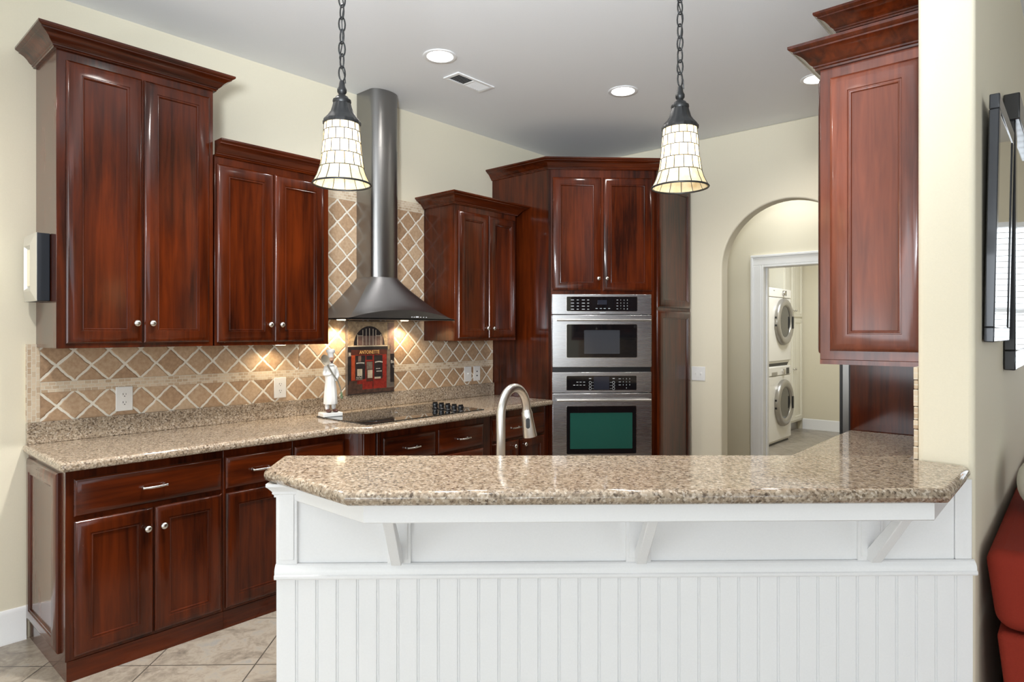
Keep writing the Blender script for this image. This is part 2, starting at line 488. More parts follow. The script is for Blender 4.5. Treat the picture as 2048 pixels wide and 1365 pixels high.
def text_mesh(name, body, size, mat, parent, loc, rot, depth=0.0006, sx=1.0, align='CENTER', shear=0.0):
    cu = bpy.data.curves.new(name, 'FONT'); cu.body = body; cu.size = size; cu.extrude = depth
    cu.align_x = align; cu.align_y = 'CENTER'; cu.shear = shear
    cu.resolution_u = 3
    tmp = bpy.data.objects.new(name + '_tmp', cu); COL.objects.link(tmp)
    dg = bpy.context.evaluated_depsgraph_get()
    me = bpy.data.meshes.new_from_object(tmp.evaluated_get(dg))
    bpy.data.objects.remove(tmp); bpy.data.curves.remove(cu)
    me.materials.clear(); me.materials.append(M[mat] if isinstance(mat, str) else mat)
    o = bpy.data.objects.new(name, me); COL.objects.link(o)
    o.parent = parent; o.location = loc; o.rotation_euler = rot; o.scale = (sx, 1, 1)
    return o

BE = R(42.6)
BC, BS = math.cos(BE), math.sin(BE)
def BW(s, t): return (s * BC - t * BS, s * BS + t * BC)     # bar frame to room frame
WX = -3.735          # left wall
YB = 5.14            # back wall
CZ = 3.07            # ceiling

# ------------------------------------------------------------------ the setting
m = MB(); m.box(-4.2, 5.7, -8.9, 10.3, -0.12, 0.0)
struct(m.done('floor', 'floor'))
m = MB(); m.box(-4.2, 5.7, -8.9, 10.3, CZ, CZ + 0.15)
struct(m.done('ceiling', 'ceil'))
m = MB(); m.box(WX - 0.14, WX, -8.7, 10.2, 0, CZ)
struct(m.done('wall_left', 'wall'))
# back wall with the arched opening
AXL, AXR, AZ = -2.245, -1.215, 1.960
ar = (AXR - AXL) / 2; ac = (AXL + AXR) / 2
poly = [(WX, 0), (AXL, 0), (AXL, AZ)]
for k in range(1, 32):
    a = PI - PI * k / 32
    poly.append((ac + ar * math.cos(a), AZ + ar * math.sin(a)))
poly += [(AXR, AZ), (AXR, 0), (-0.374, 0), (-0.374, CZ), (WX, CZ)]
m = MB(); m.vprism(poly, YB, YB + 0.125)
struct(m.done('wall_back', 'wall', smooth=30, bevel=0.012, bseg=3))
m = MB(); m.box(-0.374, -0.233, 2.248, 7.0, 0, CZ)
struct(m.done('wall_right', 'wall', bevel=0.016, bseg=4))
# hall wall with the laundry doorway
HY = 6.0; DX0, DX1, DZ = -2.235, -1.420, 2.055
poly = [(WX, 0), (DX0, 0), (DX0, DZ), (DX1, DZ), (DX1, 0), (-0.374, 0), (-0.374, CZ), (WX, CZ)]
m = MB(); m.vprism(poly, HY, HY + 0.12)
struct(m.done('wall_hall', 'wall'))
m = MB(); m.box(WX, -0.374, 10.0, 10.12, 0, CZ)
struct(m.done('wall_laundry', 'wall'))
m = MB(); m.box(-1.12, -1.0, HY + 0.12, 10.0, 0, CZ)
struct(m.done('wall_laundry_side', 'wall'))
# living room behind and beside the camera, with its window openings
def holed(name, x0, x1, holes, y0, y1, rz=0.0, loc=(0, 0, 0)):
    m = MB(); cur = x0
    for a, b, c, d in sorted(holes):
        m.box(cur, a, y0, y1, 0, CZ)
        if c > 0: m.box(a, b, y0, y1, 0, c)
        m.box(a, b, y0, y1, d, CZ); cur = b
    m.box(cur, x1, y0, y1, 0, CZ)
    return struct(m.done(name, 'wall', loc=loc, rz=rz))
WN = [0]
def window(a, b, c, d, y, loc=(0, 0, 0), rz=0.0, cols=2, rows_=2):
    WN[0] += 1
    m = MB(); w = 0.05
    m.box(a, a + w, y - .03, y + .03, c, d); m.box(b - w, b, y - .03, y + .03, c, d)
    m.box(a + w, b - w, y - .03, y + .03, c, c + w); m.box(a + w, b - w, y - .03, y + .03, d - w, d)
    for k in range(1, cols):
        x = a + (b - a) * k / cols; m.box(x - .015, x + .015, y - .015, y + .015, c + w, d - w)
    for k in range(1, rows_):
        z = c + (d - c) * k / rows_; m.box(a + w, b - w, y - .013, y + .013, z - .015, z + .015)
    o = m.done('window_%d' % WN[0], 'white', loc=loc, rz=rz)
    return struct(o)
holed('wall_south', WX, 5.5, [(-3.6, -0.9, 0.5, 2.8), (-0.4, 2.4, 0.1, 2.8), (3.0, 5.0, 0.5, 2.8)], SY - .12, SY)
window(-3.6, -0.9, 0.5, 2.8, SY + .02); window(-0.4, 2.4, 0.1, 2.8, SY + .02, rows_=1); window(3.0, 5.0, 0.5, 2.8, SY + .02)
holed('wall_east', -8.62, 7.0, [(-1.5, 1.9, 0.45, 2.75), (-6.5, -3.5, 0.45, 2.75)], -0.12, 0.0, R(90), (5.5, 0, 0))
window(-1.5, 1.9, 0.45, 2.75, -0.05, (5.5, 0, 0), R(90), 3); window(-6.5, -3.5, 0.45, 2.75, -0.05, (5.5, 0, 0), R(90), 3)
holed('wall_north', -0.233, 5.5, [(-0.12, 2.05, 0.85, 2.38)], 7.0, 7.12)
wn = window(-0.12, 2.05, 0.85, 2.38, 7.04)
m = MB()
for k in range(30): m.box(-0.10, 2.03, 6.955, 6.985, 0.88 + k * .050, 0.886 + k * .050)
m.done('blind', 'white', wn)
# doorway trim, baseboards
m = MB()
cw = 0.095
for x0, x1 in ((DX0 - cw, DX0), (DX1, DX1 + cw)):
    m.box(x0, x1, HY - 0.018, HY, 0, DZ + 0.0)
    m.box(x0 + (0 if x0 < DX0 - .01 else cw - .022), x0 + (.022 if x0 < DX0 - .01 else cw), HY - 0.030, HY - 0.018, 0, DZ + cw - .022)
m.box(DX0 - cw, DX1 + cw, HY - 0.018, HY, DZ, DZ + cw)
m.box(DX0 - cw, DX1 + cw, HY - 0.030, HY - 0.018, DZ + cw - .022, DZ + cw)
m.box(DX0, DX0 + 0.02, HY - 0.018, HY + 0.13, 0, DZ); m.box(DX1 - 0.02, DX1, HY - 0.018, HY + 0.13, 0, DZ)
m.box(DX0 + .02, DX1 - .02, HY - 0.018, HY + 0.13, DZ - 0.02, DZ)
m.box(DX0 + .02, DX0 + .033, HY + .05, HY + 0.085, 0, DZ - .02)
struct(m.done('door_1', 'white', bevel=0.004))
BB = [(0, 0), (0.018, 0), (0.018, 0.012), (0.014, 0.02), (0.014, 0.125), (0.011, 0.135), (0.011, 0.142), (0.006, 0.152), (0, 0.155)]
m = MB(); m.sweep([(WX, -8.4), (WX, 0.752)], BB)
struct(m.done('baseboard_left', 'white', smooth=30))
m = MB(); m.sweep([(-3.12, 10.0), (-1.12, 10.0)], BB)
struct(m.done('baseboard_laundry', 'white', smooth=30))
m = MB(); m.sweep([(-2.50, YB), (AXL - 0.01, YB)], BB)
struct(m.done('baseboard_back', 'white', smooth=30))
m = MB(); m.sweep([(-0.233, 6.98), (-0.233, 2.27)], BB)
struct(m.done('baseboard_right', 'white', smooth=30))

# ------------------------------------------------------------------ cabinet parts
DOOR = [(0, 0), (0, 0.008), (0.003, 0.012), (0.010, 0.0155), (0.020, 0.019), (0.026, 0.020), (0.056, 0.020), (0.0575, 0.0165), (0.0610, 0.0165),
        (0.063, 0.0175), (0.066, 0.0165), (0.0685, 0.0100), (0.072, 0.0095)]
DRAW = [(0, 0), (0, 0.008), (0.003, 0.012), (0.010, 0.0155), (0.020, 0.019), (0.026, 0.020)]
CROWN = [(0, 0), (0.012, 0.0), (0.013, 0.006), (0.018, 0.009), (0.018, 0.014), (0.023, 0.017), (0.028, 0.022), (0.036, 0.034), (0.048, 0.046),
         (0.062, 0.054), (0.068, 0.056), (0.068, 0.061), (0.078, 0.066), (0.082, 0.070), (0.082, 0.079), (0, 0.079)]

def knob(parent, x, z, y=-0.020):
    m = MB(); m.lathe([(0.0060, 0), (0.0055, 0.010), (0.0075, 0.014), (0.0145, 0.017), (0.0155, 0.021), (0.0145, 0.026), (0.009, 0.030), (0.003, 0.031)], (x, y, z), 'Y', 18)
    return m.done('knob', 'nickel', parent, smooth=50)
def pull(parent, x, z, y=-0.020, L=0.10):
    m = MB()
    m.lathe([(0.007, 0), (0.005, 0.006), (0.0045, 0.022)], (x - L / 2 + .006, y, z), 'Y', 10)
    m.lathe([(0.007, 0), (0.005, 0.006), (0.0045, 0.022)], (x + L / 2 - .006, y, z), 'Y', 10)
    pts = []; rr = []
    for k in range(13):
        u = k / 12 * 2 - 1
        pts.append((x + u * L / 2, y - 0.022 - 0.010 * (1 - u * u), z)); rr.append(0.0040 + 0.0018 * (1 - u * u) if abs(u) < .99 else .0065)
    m.tube(pts, rr, 10)
    return m.done('handle', 'nickel', parent, smooth=50)
def door(parent, x, z, w, h, kn=None, name='door', mat='wood_v', loc=(0, 0, 0), rz=0.0, prof=DOOR):
    m = MB(); m.rings(0, 0, w, h, prof)
    o = m.done(name, mat, parent, loc=(x + loc[0], loc[1], z + loc[2]), rz=rz, smooth=28)
    if kn: knob(o, kn[0], kn[1])
    return o
def drawer(parent, x, z, w, h, pl=True, pz=None, px=None):
    m = MB(); m.rings(0, 0, w, h, DRAW)
    o = m.done('drawer', 'wood_h', parent, loc=(x, 0, z), smooth=28)
    if pl: pull(o, w / 2 if px is None else px, h / 2 if pz is None else pz)
    return o
def crown(parent, path, z, name='crown_moulding'):
    m = MB(); m.sweep(path, CROWN, z)
    return m.done(name, 'wood_h', parent, smooth=25)

def upper(label, y0, y1, xf, z0, z1, doors, crownz=True, kz=None, rz=R(90), loc=None, depth=None, side=None, seams=None):
    w = y1 - y0; d = depth
    o = thing('wall_cabinet', label, 'cabinet', loc, rz)
    m = MB(); m.box(0, w, 0, d, z0, z1)
    m.done('carcass', 'wood_v', o, bevel=0.002)
    for i, (a, b, c, e) in enumerate(doors):
        kx = (b - a - 0.030) if i == 0 else 0.030
        door(o, a, c, b - a, e - c, (kx, kz - c))
    return o

# tall left wall cabinet
dp = -3.389 - WX
o = upper('tallest cherry double-door wall cabinet, left of the shorter one', 0.792, 1.476, None, 1.371, 2.703,
          [(0.036, 0.344, 1.393, 2.655), (0.352, 0.662, 1.393, 2.655)], kz=1.486, loc=(-3.389, 0.792, 0), depth=dp - .001)
crown(o, [(0, dp - .002), (0, 0), (0.684, 0), (0.684, dp - .002)], 2.695)
# shorter cabinet
o = upper('cherry double-door wall cabinet between the tallest one and the range hood', 1.484, 2.160, None, 1.371, 2.372,
          [(0.010, 0.322, 1.390, 2.322), (0.329, 0.640, 1.390, 2.322)], kz=1.484, loc=(-3.389, 1.484, 0), depth=dp - .001)
crown(o, [(0.0, 0), (0.676, 0), (0.676, dp - .002)], 2.362)
# small cabinet right of the hood
o = upper('small dark cherry wall cabinet right of the range hood', 3.196, 3.86, None, 1.376, 2.372,
          [(0.030, 0.340, 1.396, 2.322), (0.348, 0.650, 1.396, 2.322)], kz=1.468, loc=(-3.389, 3.196, 0), depth=dp - .001)
crown(o, [(0, dp - .002), (0, 0), (0.664, 0), (0.664, dp - .002)], 2.364)

# ------------------------------------------------------------------ base cabinets along the left wall (front at x = -3.13)
FX = -3.13
def base(label, y0, y1, xf=FX, kick=True, left_panel=False, poly=None, posts=None):
    o = thing('base_cabinet', label, 'cabinet', (xf, y0, 0), R(90))
    w = y1 - y0; d = xf - WX - 0.003
    m = MB()
    if poly: m.prism(poly, 0.085, 0.874)
    else: m.box(0, w, 0, d, 0.085, 0.874)
    m.done('carcass', 'wood_v', o, bevel=0.002)
    m = MB()
    if poly: m.prism([(x, y + .004) for x, y in poly], 0.0, 0.085)
    else: m.box(0.004 if left_panel else 0, w, -0.003, d, 0.0, 0.085)
    m.done('toe_kick', 'wood_h', o)
    return o
o = base('cherry base cabinet at the left end of the counter, wide drawer over two doors', 0.762, 1.410, left_panel=True)
drawer(o, 0.030, 0.680, 0.608, 0.155, px=0.300)
door(o, 0.030, 0.100, 0.302, 0.560, (0.272, 0.474)); door(o, 0.338, 0.100, 0.300, 0.560, (0.030, 0.474))
m = MB(); m.rings(0, 0, 0.50, 0.755, DOOR)
m.done('end_panel', 'wood_v', o, loc=(0, 0.570, 0.10), rz=R(-90), smooth=28)
o = base('cherry base cabinet with one drawer over a single door, partly behind the bar', 1.411, 1.776)
drawer(o, 0.010, 0.680, 0.345, 0.155)
door(o, 0.010, 0.100, 0.345, 0.560, (0.315, 0.474))
o = base('cherry base cabinet just left of the angled cooktop cabinet, single drawer front', 1.777, 2.098)
drawer(o, 0.010, 0.680, 0.300, 0.155, pl=True)
door(o, 0.010, 0.100, 0.300, 0.560, (0.030, 0.474))
# projecting cooktop cabinet
CXF = -3.05
d = CXF - WX - 0.012
cw_ = 3.268 - 2.100
poly = [(0.0, 0.080), (0.060, 0.0), (cw_ - 0.06, 0.0), (cw_, 0.080), (cw_, d), (0, d)]
o = base('projecting cherry base cabinet under the cooktop with two drawers side by side', 2.100, 3.268, CXF, poly=poly)
m = MB(); m.box(0.062, 0.146, -0.012, 0.0, 0.085, 0.874)
m.box(0.156, 0.176, -0.010, 0.0, 0.085, 0.874)
m.done('post', 'wood_v', o, bevel=0.004)
m = MB()
m.lathe([(0.014, 0.12), (0.016, 0.16), (0.012, 0.20), (0.018, 0.26), (0.014, 0.34), (0.012, 0.50), (0.017, 0.60), (0.012, 0.64), (0.020, 0.68), (0.013, 0.71), (0.021, 0.74), (0.014, 0.77), (0.014, 0.86)],
        (cw_ - 0.034, 0.026, 0), 'Z', 16)
m.done('turned_post', 'wood_v', o, smooth=50)
drawer(o, 0.203, 0.675, 0.400, 0.150); drawer(o, 0.628, 0.675, 0.405, 0.150)
drawer(o, 0.203, 0.390, 0.400, 0.268); drawer(o, 0.628, 0.390, 0.405, 0.268)
drawer(o, 0.203, 0.100, 0.400, 0.275); drawer(o, 0.628, 0.100, 0.405, 0.275)
o = base('dark cherry base cabinet between the cooktop cabinet and the oven tower, behind the faucet', 3.270, 3.950, -3.13)
drawer(o, 0.030, 0.665, 0.590, 0.160, px=0.235)
door(o, 0.030, 0.100, 0.290, 0.548, (0.225, 0.510)); door(o, 0.328, 0.100, 0.290, 0.548, (0.040, 0.510))

# ------------------------------------------------------------------ countertops
m = MB()
m.prism([(WX + .001, 0.738), (-3.078, 0.738), (-3.078, 2.055), (-2.970, 2.150), (-2.970, 3.200), (-3.078, 3.300), (-3.078, 3.951), (WX + .001, 3.951)], 0.875, 0.914)
ct = thing('stone_countertop', 'long speckled granite countertop along the left wall under the cooktop', 'countertop', (0, 0, 0))
m.done('worktop', 'granite', ct, bevel=0.014, bseg=4)
m = MB(); m.box(WX + .001, WX + .030, 0.752, 3.951, 0.9145, 1.015)
m.done('upstand', 'granite', ct, bevel=0.002)

# bar top
bt = [BW(-0.672, 2.004), BW(-0.657, 1.802), BW(-0.369, 1.537), BW(1.085, 1.537), (-0.240, 2.225), (-0.376, 2.238), (-0.380, 2.336)]
m = MB(); m.prism(bt, 1.030, 1.067)
o = m.done('bar_countertop', 'granite', bevel=0.0165, bseg=5)
tag(o, 'speckled granite bar top with clipped corners, in the foreground', 'countertop')

# sink run behind the bar
sk = [BW(-0.60, 1.962), BW(1.150, 1.962), (-0.400, 2.30), (-0.400, 3.822), (-0.955, 3.822), (-0.955, 2.627), BW(-0.60, 2.58)]
m = MB(); m.prism(sk, 0.875, 0.914)
o = m.done('sink_countertop', 'granite', bevel=0.012, bseg=3)
tag(o, 'granite counter along the right wall, running in behind the raised bar', 'countertop')
sb = [BW(-0.58, 1.962), BW(1.14, 1.962), (-0.405, 2.30), (-0.405, 3.82), (-0.925, 3.82), (-0.925, 2.64), BW(-0.58, 2.55)]
o = thing('sink_cabinet', 'cherry base cabinets under the right-hand granite counter', 'cabinet')
m = MB(); m.prism(sb, 0.0, 0.874); m.done('carcass', 'wood_v', o)

# ------------------------------------------------------------------ bar half wall (bar frame)
bw = thing('bar_half_wall', 'white beadboard half wall carrying the granite bar top', 'bar wall', (0, 0, 0), BE)
TW = 1.800; SL, SR = -0.622, 1.334
m = MB()
poly = [(SL, TW + .012), (SR - .002, TW + .012), (SR - .065, 1.885), (1.20, 1.95), (SL, 1.95)]
m.prism(poly, 0, 1.0295)
m.done('core', 'white', bw)
# beadboard: boards with bead grooves
pitch = 0.0561
def bead_prof(s0, s1, ph):
    pts = []; x = s0; pts.append((s0, 0))
    k = math.ceil((s0 - ph) / pitch)
    while True:
        c = ph + k * pitch
        if c + 0.006 >= s1: break
        if c - 0.006 > s0:
            pts += [(c - .0045, 0), (c - .0035, .0035), (c - .0025, .0035), (c - .0012, .0008), (c + .0012, .0008), (c + .0025, .0035), (c + .0035, .0035), (c + .0045, 0)]
        k += 1
    pts.append((s1, 0)); return pts
bp = bead_prof(SL, SR, 0.051)
m = MB()
lo = [m.bm.verts.new((s, TW + dd, 0.0)) for s, dd in bp]; hi = [m.bm.verts.new((s, TW + dd, 0.775)) for s, dd in bp]
for i in range(len(bp) - 1): m.face([lo[i], lo[i + 1], hi[i + 1], hi[i]])
e = [m.bm.verts.new(p) for p in ((SL, TW + .0119, 0), (SL, TW + .0119, .775), (SR, TW + .0119, 0), (SR, TW + .0119, .775))]
m.face([lo[0], hi[0], e[1], e[0]]); m.face([hi[-1], lo[-1], e[2], e[3]])
m.done('beadboard', 'white', bw, smooth=20)
RAIL = [(0, 0), (0.016, 0), (0.018, 0.004), (0.018, 0.010), (0.014, 0.013), (0.014, 0.022), (0.011, 0.030), (0.006, 0.037), (0, 0.040)]
m = MB(); m.sweep([(SL - .001, TW), (SR + .002, TW)], RAIL, 0.764)
m.done('chair_rail', 'white', bw, smooth=25)
# frieze board with raised posts
m = MB(); m.box(SL + .05, SR - .05, TW + .006, TW + .012, 0.800, 1.029)
m.done('frieze_board', 'white', bw)
for a, b in ((SL, SL + .058), (-0.315, -0.250), (0.350, 0.420), (1.005, 1.075)):
    m = MB(); m.box(a, b, TW - 0.004, TW + .012, 0.803, 1.029)
    m.box(a + .008, b - .008, TW - 0.007, TW - .004, 0.815, 1.029)
    m.done('pilaster', 'white', bw, bevel=0.002)
m = MB(); m.box(SR - .048, SR, TW + .002, TW + .012, 0.803, 1.029); m.done('pilaster', 'white', bw, bevel=0.002)
# apron under the overhang, returning along the clipped corners
def back(s, t, dirx, dt): return (s + dirx * dt, t + dt)
kl = -BC / BS; kr = BS / BC
ap = [back(-0.335, 1.580, kl, 0.222), (-0.335, 1.580), (1.075, 1.580), back(1.075, 1.580, kr, 0.222)]
m = MB(); m.sweep(ap, [(0, 0), (-0.02, 0), (-0.02, 0.051), (0, 0.051)], 0.9785)
m.done('apron', 'white', bw, bevel=0.003)
# small crown at the left end under the top
m = MB(); m.sweep([(SL, 1.95), (SL, TW), (SL + .062, TW)], [(0, 0), (0.005, 0), (0.005, 0.006), (0.009, 0.010), (0.009, 0.016), (0.018, 0.028), (0.022, 0.032), (0.022, 0.040), (0, 0.040)], 0.989)
m.done('bed_moulding', 'white', bw, smooth=25)
for s in (-0.286, 0.388, 1.043):
    m = MB()
    pr = [(1.795, 0.806), (1.775, 0.806), (1.625, 0.978), (1.650, 0.978), (1.650, 1.0295), (1.690, 1.0295), (1.770, 0.860), (1.795, 0.845)]
    m = MB()
    pr = [(1.796, 0.806), (1.772, 0.806), (1.618, 0.984), (1.648, 0.984), (1.796, 0.836)]
    a = [m.bm.verts.new((s - .014, t, z)) for t, z in pr]; b = [m.bm.verts.new((s + .014, t, z)) for t, z in pr]
    m.face(a); m.face(b[::-1])
    for i in range(len(pr)): m.face([a[i], a[(i + 1) % len(pr)], b[(i + 1) % len(pr)], b[i]])
    m.box(s - .030, s + .030, 1.602, 1.796, 0.984, 1.0295)
    m.done('bracket', 'white', bw, bevel=0.002)

# ------------------------------------------------------------------ tiled backsplash
ts = thing('tile_backsplash', 'tan diagonal stone tile backsplash with mosaic strips on the left wall', 'backsplash')
TX = WX + 0.012
def slab(name, mat, y0, y1, z0, z1, x1=TX, x0=WX + .0005):
    m = MB(); m.box(x0, x1, y0, y1, z0, z1); return m.done(name, mat, ts)
slab('lower_tile', 'tile_low', 0.8055, 3.951, 1.0155, 1.1525)
slab('mosaic_strip', 'mosaic', 0.8055, 3.951, 1.153, 1.2040, TX + .001)
slab('upper_tile', 'tile_up', 0.8055, 2.1585, 1.2045, 1.3705)
slab('hood_tile', 'tile_hood', 2.1615, 3.1945, 1.2045, 2.3300)
slab('hood_tile', 'tile_hood', 3.195, 3.951, 1.2045, 1.3755)
slab('mosaic_strip', 'mosaic', 2.1615, 3.1945, 2.3305, 2.400, TX + .001)
slab('mosaic_border', 'mosaic_v', 0.751, 0.805, 1.0155, 1.386, TX + .001)
tr = thing('tile_backsplash', 'edge of the tile backsplash on the right wall below the upper cabinet', 'backsplash')
m = MB()
z = 0.9145; k = 0
while z < 1.34:
    h = 0.028 + 0.012 * ((k * 7) % 3)
    m.box(-0.3865 + .001 * (k % 2), -0.3745, 2.2600, 3.828, z, min(z + h - .0022, 1.345)); z += h; k += 1
m.done('stone_tile', 'mosaic', tr, bevel=0.0015)

# ------------------------------------------------------------------ range hood
hd = thing('range_hood', 'stainless chimney range hood above the cooktop', 'range hood', (WX, 2.702, 0))
def chim(hw, dx, bulge, n=14):
    pts = [(0.0140, -hw), (dx, -hw)]
    for k in range(1, n): 
        a = -PI / 2 + PI * k / n
        pts.append((dx + bulge * math.cos(a), hw * math.sin(a)))
    pts += [(dx, hw), (0.0140, hw)]
    return pts
CH = chim(0.110, 0.167, 0.062)
m = MB(); m.prism(CH, 1.805, 2.680); m.done('lower_flue', 'steel_v', hd, smooth=35)
m = MB(); m.prism([(x, y) for x, y in chim(0.1085, 0.1655, 0.0615)], 2.681, CZ - .0005); m.done('upper_flue', 'steel_v', hd, smooth=35)
BHW, BX, BZ = 0.443, 0.400, 1.520
N = 20
def arch(p): return BZ + 0.006 + 0.060 * (1 - (2 * p - 1) ** 2)
rows = []
front = []
top = [(0.167 + 0.062 * math.cos(-PI / 2 + PI * k / N), 0.110 * math.sin(-PI / 2 + PI * k / N)) for k in range(N + 1)]
NR = 10
for r in range(NR + 1):
    u = r / NR; row = []
    zz = u ** 1.25
    def lerp(a, b): return a + (b - a) * (1 - u)
    row.append((0.0140, -lerp(0.110, BHW), BZ + (1.81 - BZ) * zz))
    row.append((lerp(0.167, BX), -lerp(0.110, BHW), lerp(1.81, BZ) if False else BZ + (1.81 - BZ) * zz))
    for k in range(N + 1):
        p = k / N
        yb = -BHW + 2 * BHW * p
        zb = arch(p)
        row.append((lerp(top[k][0], BX), lerp(top[k][1], yb), zb + (1.81 - zb) * zz))
    row.append((0.0140, lerp(0.110, BHW), BZ + (1.81 - BZ) * zz))
    rows.append(row)
m = MB(); m.loft(rows); 
m.done('canopy', 'steel_hood', hd, smooth=30, norm=True)
m = MB()
va = [m.bm.verts.new((BX, -BHW + 2 * BHW * k / N, BZ)) for k in range(N + 1)]
vb = [m.bm.verts.new((BX, -BHW + 2 * BHW * k / N, arch(k / N))) for k in range(N + 1)]
for k in range(N): m.face([va[k], va[k + 1], vb[k + 1], vb[k]])
m.done('valance', 'steel_hood', hd)
m = MB(); m.box(0.0140, BX, -BHW, BHW, BZ + .004, BZ + .010); m.done('filter_panel', 'steel_hood', hd)
m = MB()
for k, yy in enumerate((-0.045, -0.025, 0.0, 0.030, 0.055, 0.080)):
    m.box(BX, BX + .0015, 0.10 + yy - (.004 if k != 2 else .012), 0.10 + yy + (.004 if k != 2 else .012), 1.538, 1.543 if k != 2 else 1.546)
m.done('control_button', 'mark', hd)
for yy in (-0.290, 0.235):
    m = MB(); m.lathe([(0.028, 0), (0.028, 0.004)], (0.10, yy, BZ - .001), 'Z', 18)
    m.done('hood_lamp', 'lamp_warm', hd, smooth=40)
    s_ = spot('hood_light', (WX + 0.11, 2.702 + yy, BZ - 0.012), 7.0, (1.0, 0.80, 0.52), 130, 0.5, 0.02, (WX + 0.05, 2.702 + yy, 0.9))

# ------------------------------------------------------------------ cooktop
ck = thing('cooktop', 'black glass cooktop set into the granite counter under the hood', 'cooktop', (0, 0, 0))
m = MB(); m.box(-3.560, -3.040, 2.185, 3.140, 0.9142, 0.9205); m.mat(1)
for cx, cy, rr in ((-3.42, 2.36, 0.085), (-3.18, 2.36, 0.105), (-3.42, 2.70, 0.105), (-3.18, 2.70, 0.085)):
    m.lathe([(rr, 0), (rr + .002, 0.0), (rr + .002, 0.0004), (rr, .0004)], (cx, cy, 0.9206), 'Z', 40, cap=False)
m.done('glass_plate', ['cook_glass', 'disp_glass'], ck)
for k in range(5):
    m = MB(); x = -3.305 + k * 0.0625
    m.lathe([(0.021, 0), (0.022, 0.004), (0.017, 0.009), (0.018, 0.022), (0.020, 0.024), (0.0195, 0.034), (0.014, 0.037)], (x, 2.935, 0.9206), 'Z', 20)
    m.box(x - .004, x + .004, 2.917, 2.953, 0.955, 0.966)
    m.done('control_knob', 'black', ck, smooth=40)
# ------------------------------------------------------------------ oven tower in the corner
P0 = (-3.130, 3.955)
tw = thing('oven_tower', 'tall cherry corner cabinet holding the microwave and wall oven', 'cabinet', (P0[0], P0[1], 0), R(45))
r2 = math.sqrt(0.5)
def TL(x, y):                     # room to tower frame
    dx, dy = x - P0[0], y - P0[1]
    return ((dx + dy) * r2, (-dx + dy) * r2)
TWW = 0.856
m = MB()
TT = 2.715
# left side, right side, top, back pieces
Lw = [TL(WX + .002, 3.955), TL(-3.130, 3.955), TL(-3.130 + .014, 3.969), TL(-3.130 + .002, 3.975), TL(WX + .002, 3.975)]
m.prism(Lw, 0.09, TT)
Rw = [TL(-2.525, YB - .002), TL(-2.525, 4.560), TL(-2.539, 4.546), TL(-2.545, 4.558), TL(-2.545, YB - .002)]
m.prism(Rw, 0.09, TT)
m.prism([TL(WX + .002, 3.976), TL(-3.132, 3.976), TL(-2.546, 4.562), TL(-2.546, YB - .002), TL(WX + .002, YB - .002)], TT - .03, TT)
m.prism([TL(WX + .002, 3.976), TL(-3.132, 3.976), TL(-2.546, 4.562), TL(-2.546, YB - .002), TL(WX + .002, YB - .002)], 0.09, 0.115)
m.done('carcass', 'wood_v', tw)
m = MB()
m.box(0.0, 0.030, 0, 0.02, 0.09, TT); m.box(0.806, TWW, 0, 0.02, 0.09, TT)
m.box(0.030, 0.806, 0, 0.02, 2.640, TT); m.box(0.030, 0.806, 0, 0.02, 1.728, 1.780); m.box(0.414 - .02, 0.43 + .02, 0, .02, 1.78, 2.64)
m.box(0.030, 0.806, 0, 0.02, 0.385, 0.420); m.box(0.030, 0.806, 0, 0.02, 0.09, 0.13)
m.done('face_frame', 'wood_v', tw)
m = MB(); m.prism([TL(-3.125, 3.985), TL(-2.555, 4.556), TL(-2.555, YB - .01), TL(WX + .01, YB - .01), TL(WX + .01, 3.985)], 0.0, 0.09); m.done('toe_kick', 'wood_h', tw)
door(tw, 0.031, 1.764, 0.383, 0.886, (0.383 - 0.026, 0.094)); door(tw, 0.430, 1.764, 0.388, 0.886, (0.024, 0.094))
drawer(tw, 0.031, 0.118, 0.787, 0.27)
# decorative doors on the right flank
a0 = TL(-2.525, 4.560)
for z0, z1 in ((1.636, 2.640), (0.115, 1.612)):
    m = MB(); m.rings(0.012, 0, 0.550, z1 - z0, DOOR)
    m.done('end_panel', 'wood_v', tw, loc=(a0[0], a0[1], z0), rz=R(45), smooth=28)
pth = [TL(WX + .002, 3.955), TL(-3.130, 3.955), TL(-2.525, 4.560), TL(-2.525, YB - .002)]
crown(tw, pth, 2.712)

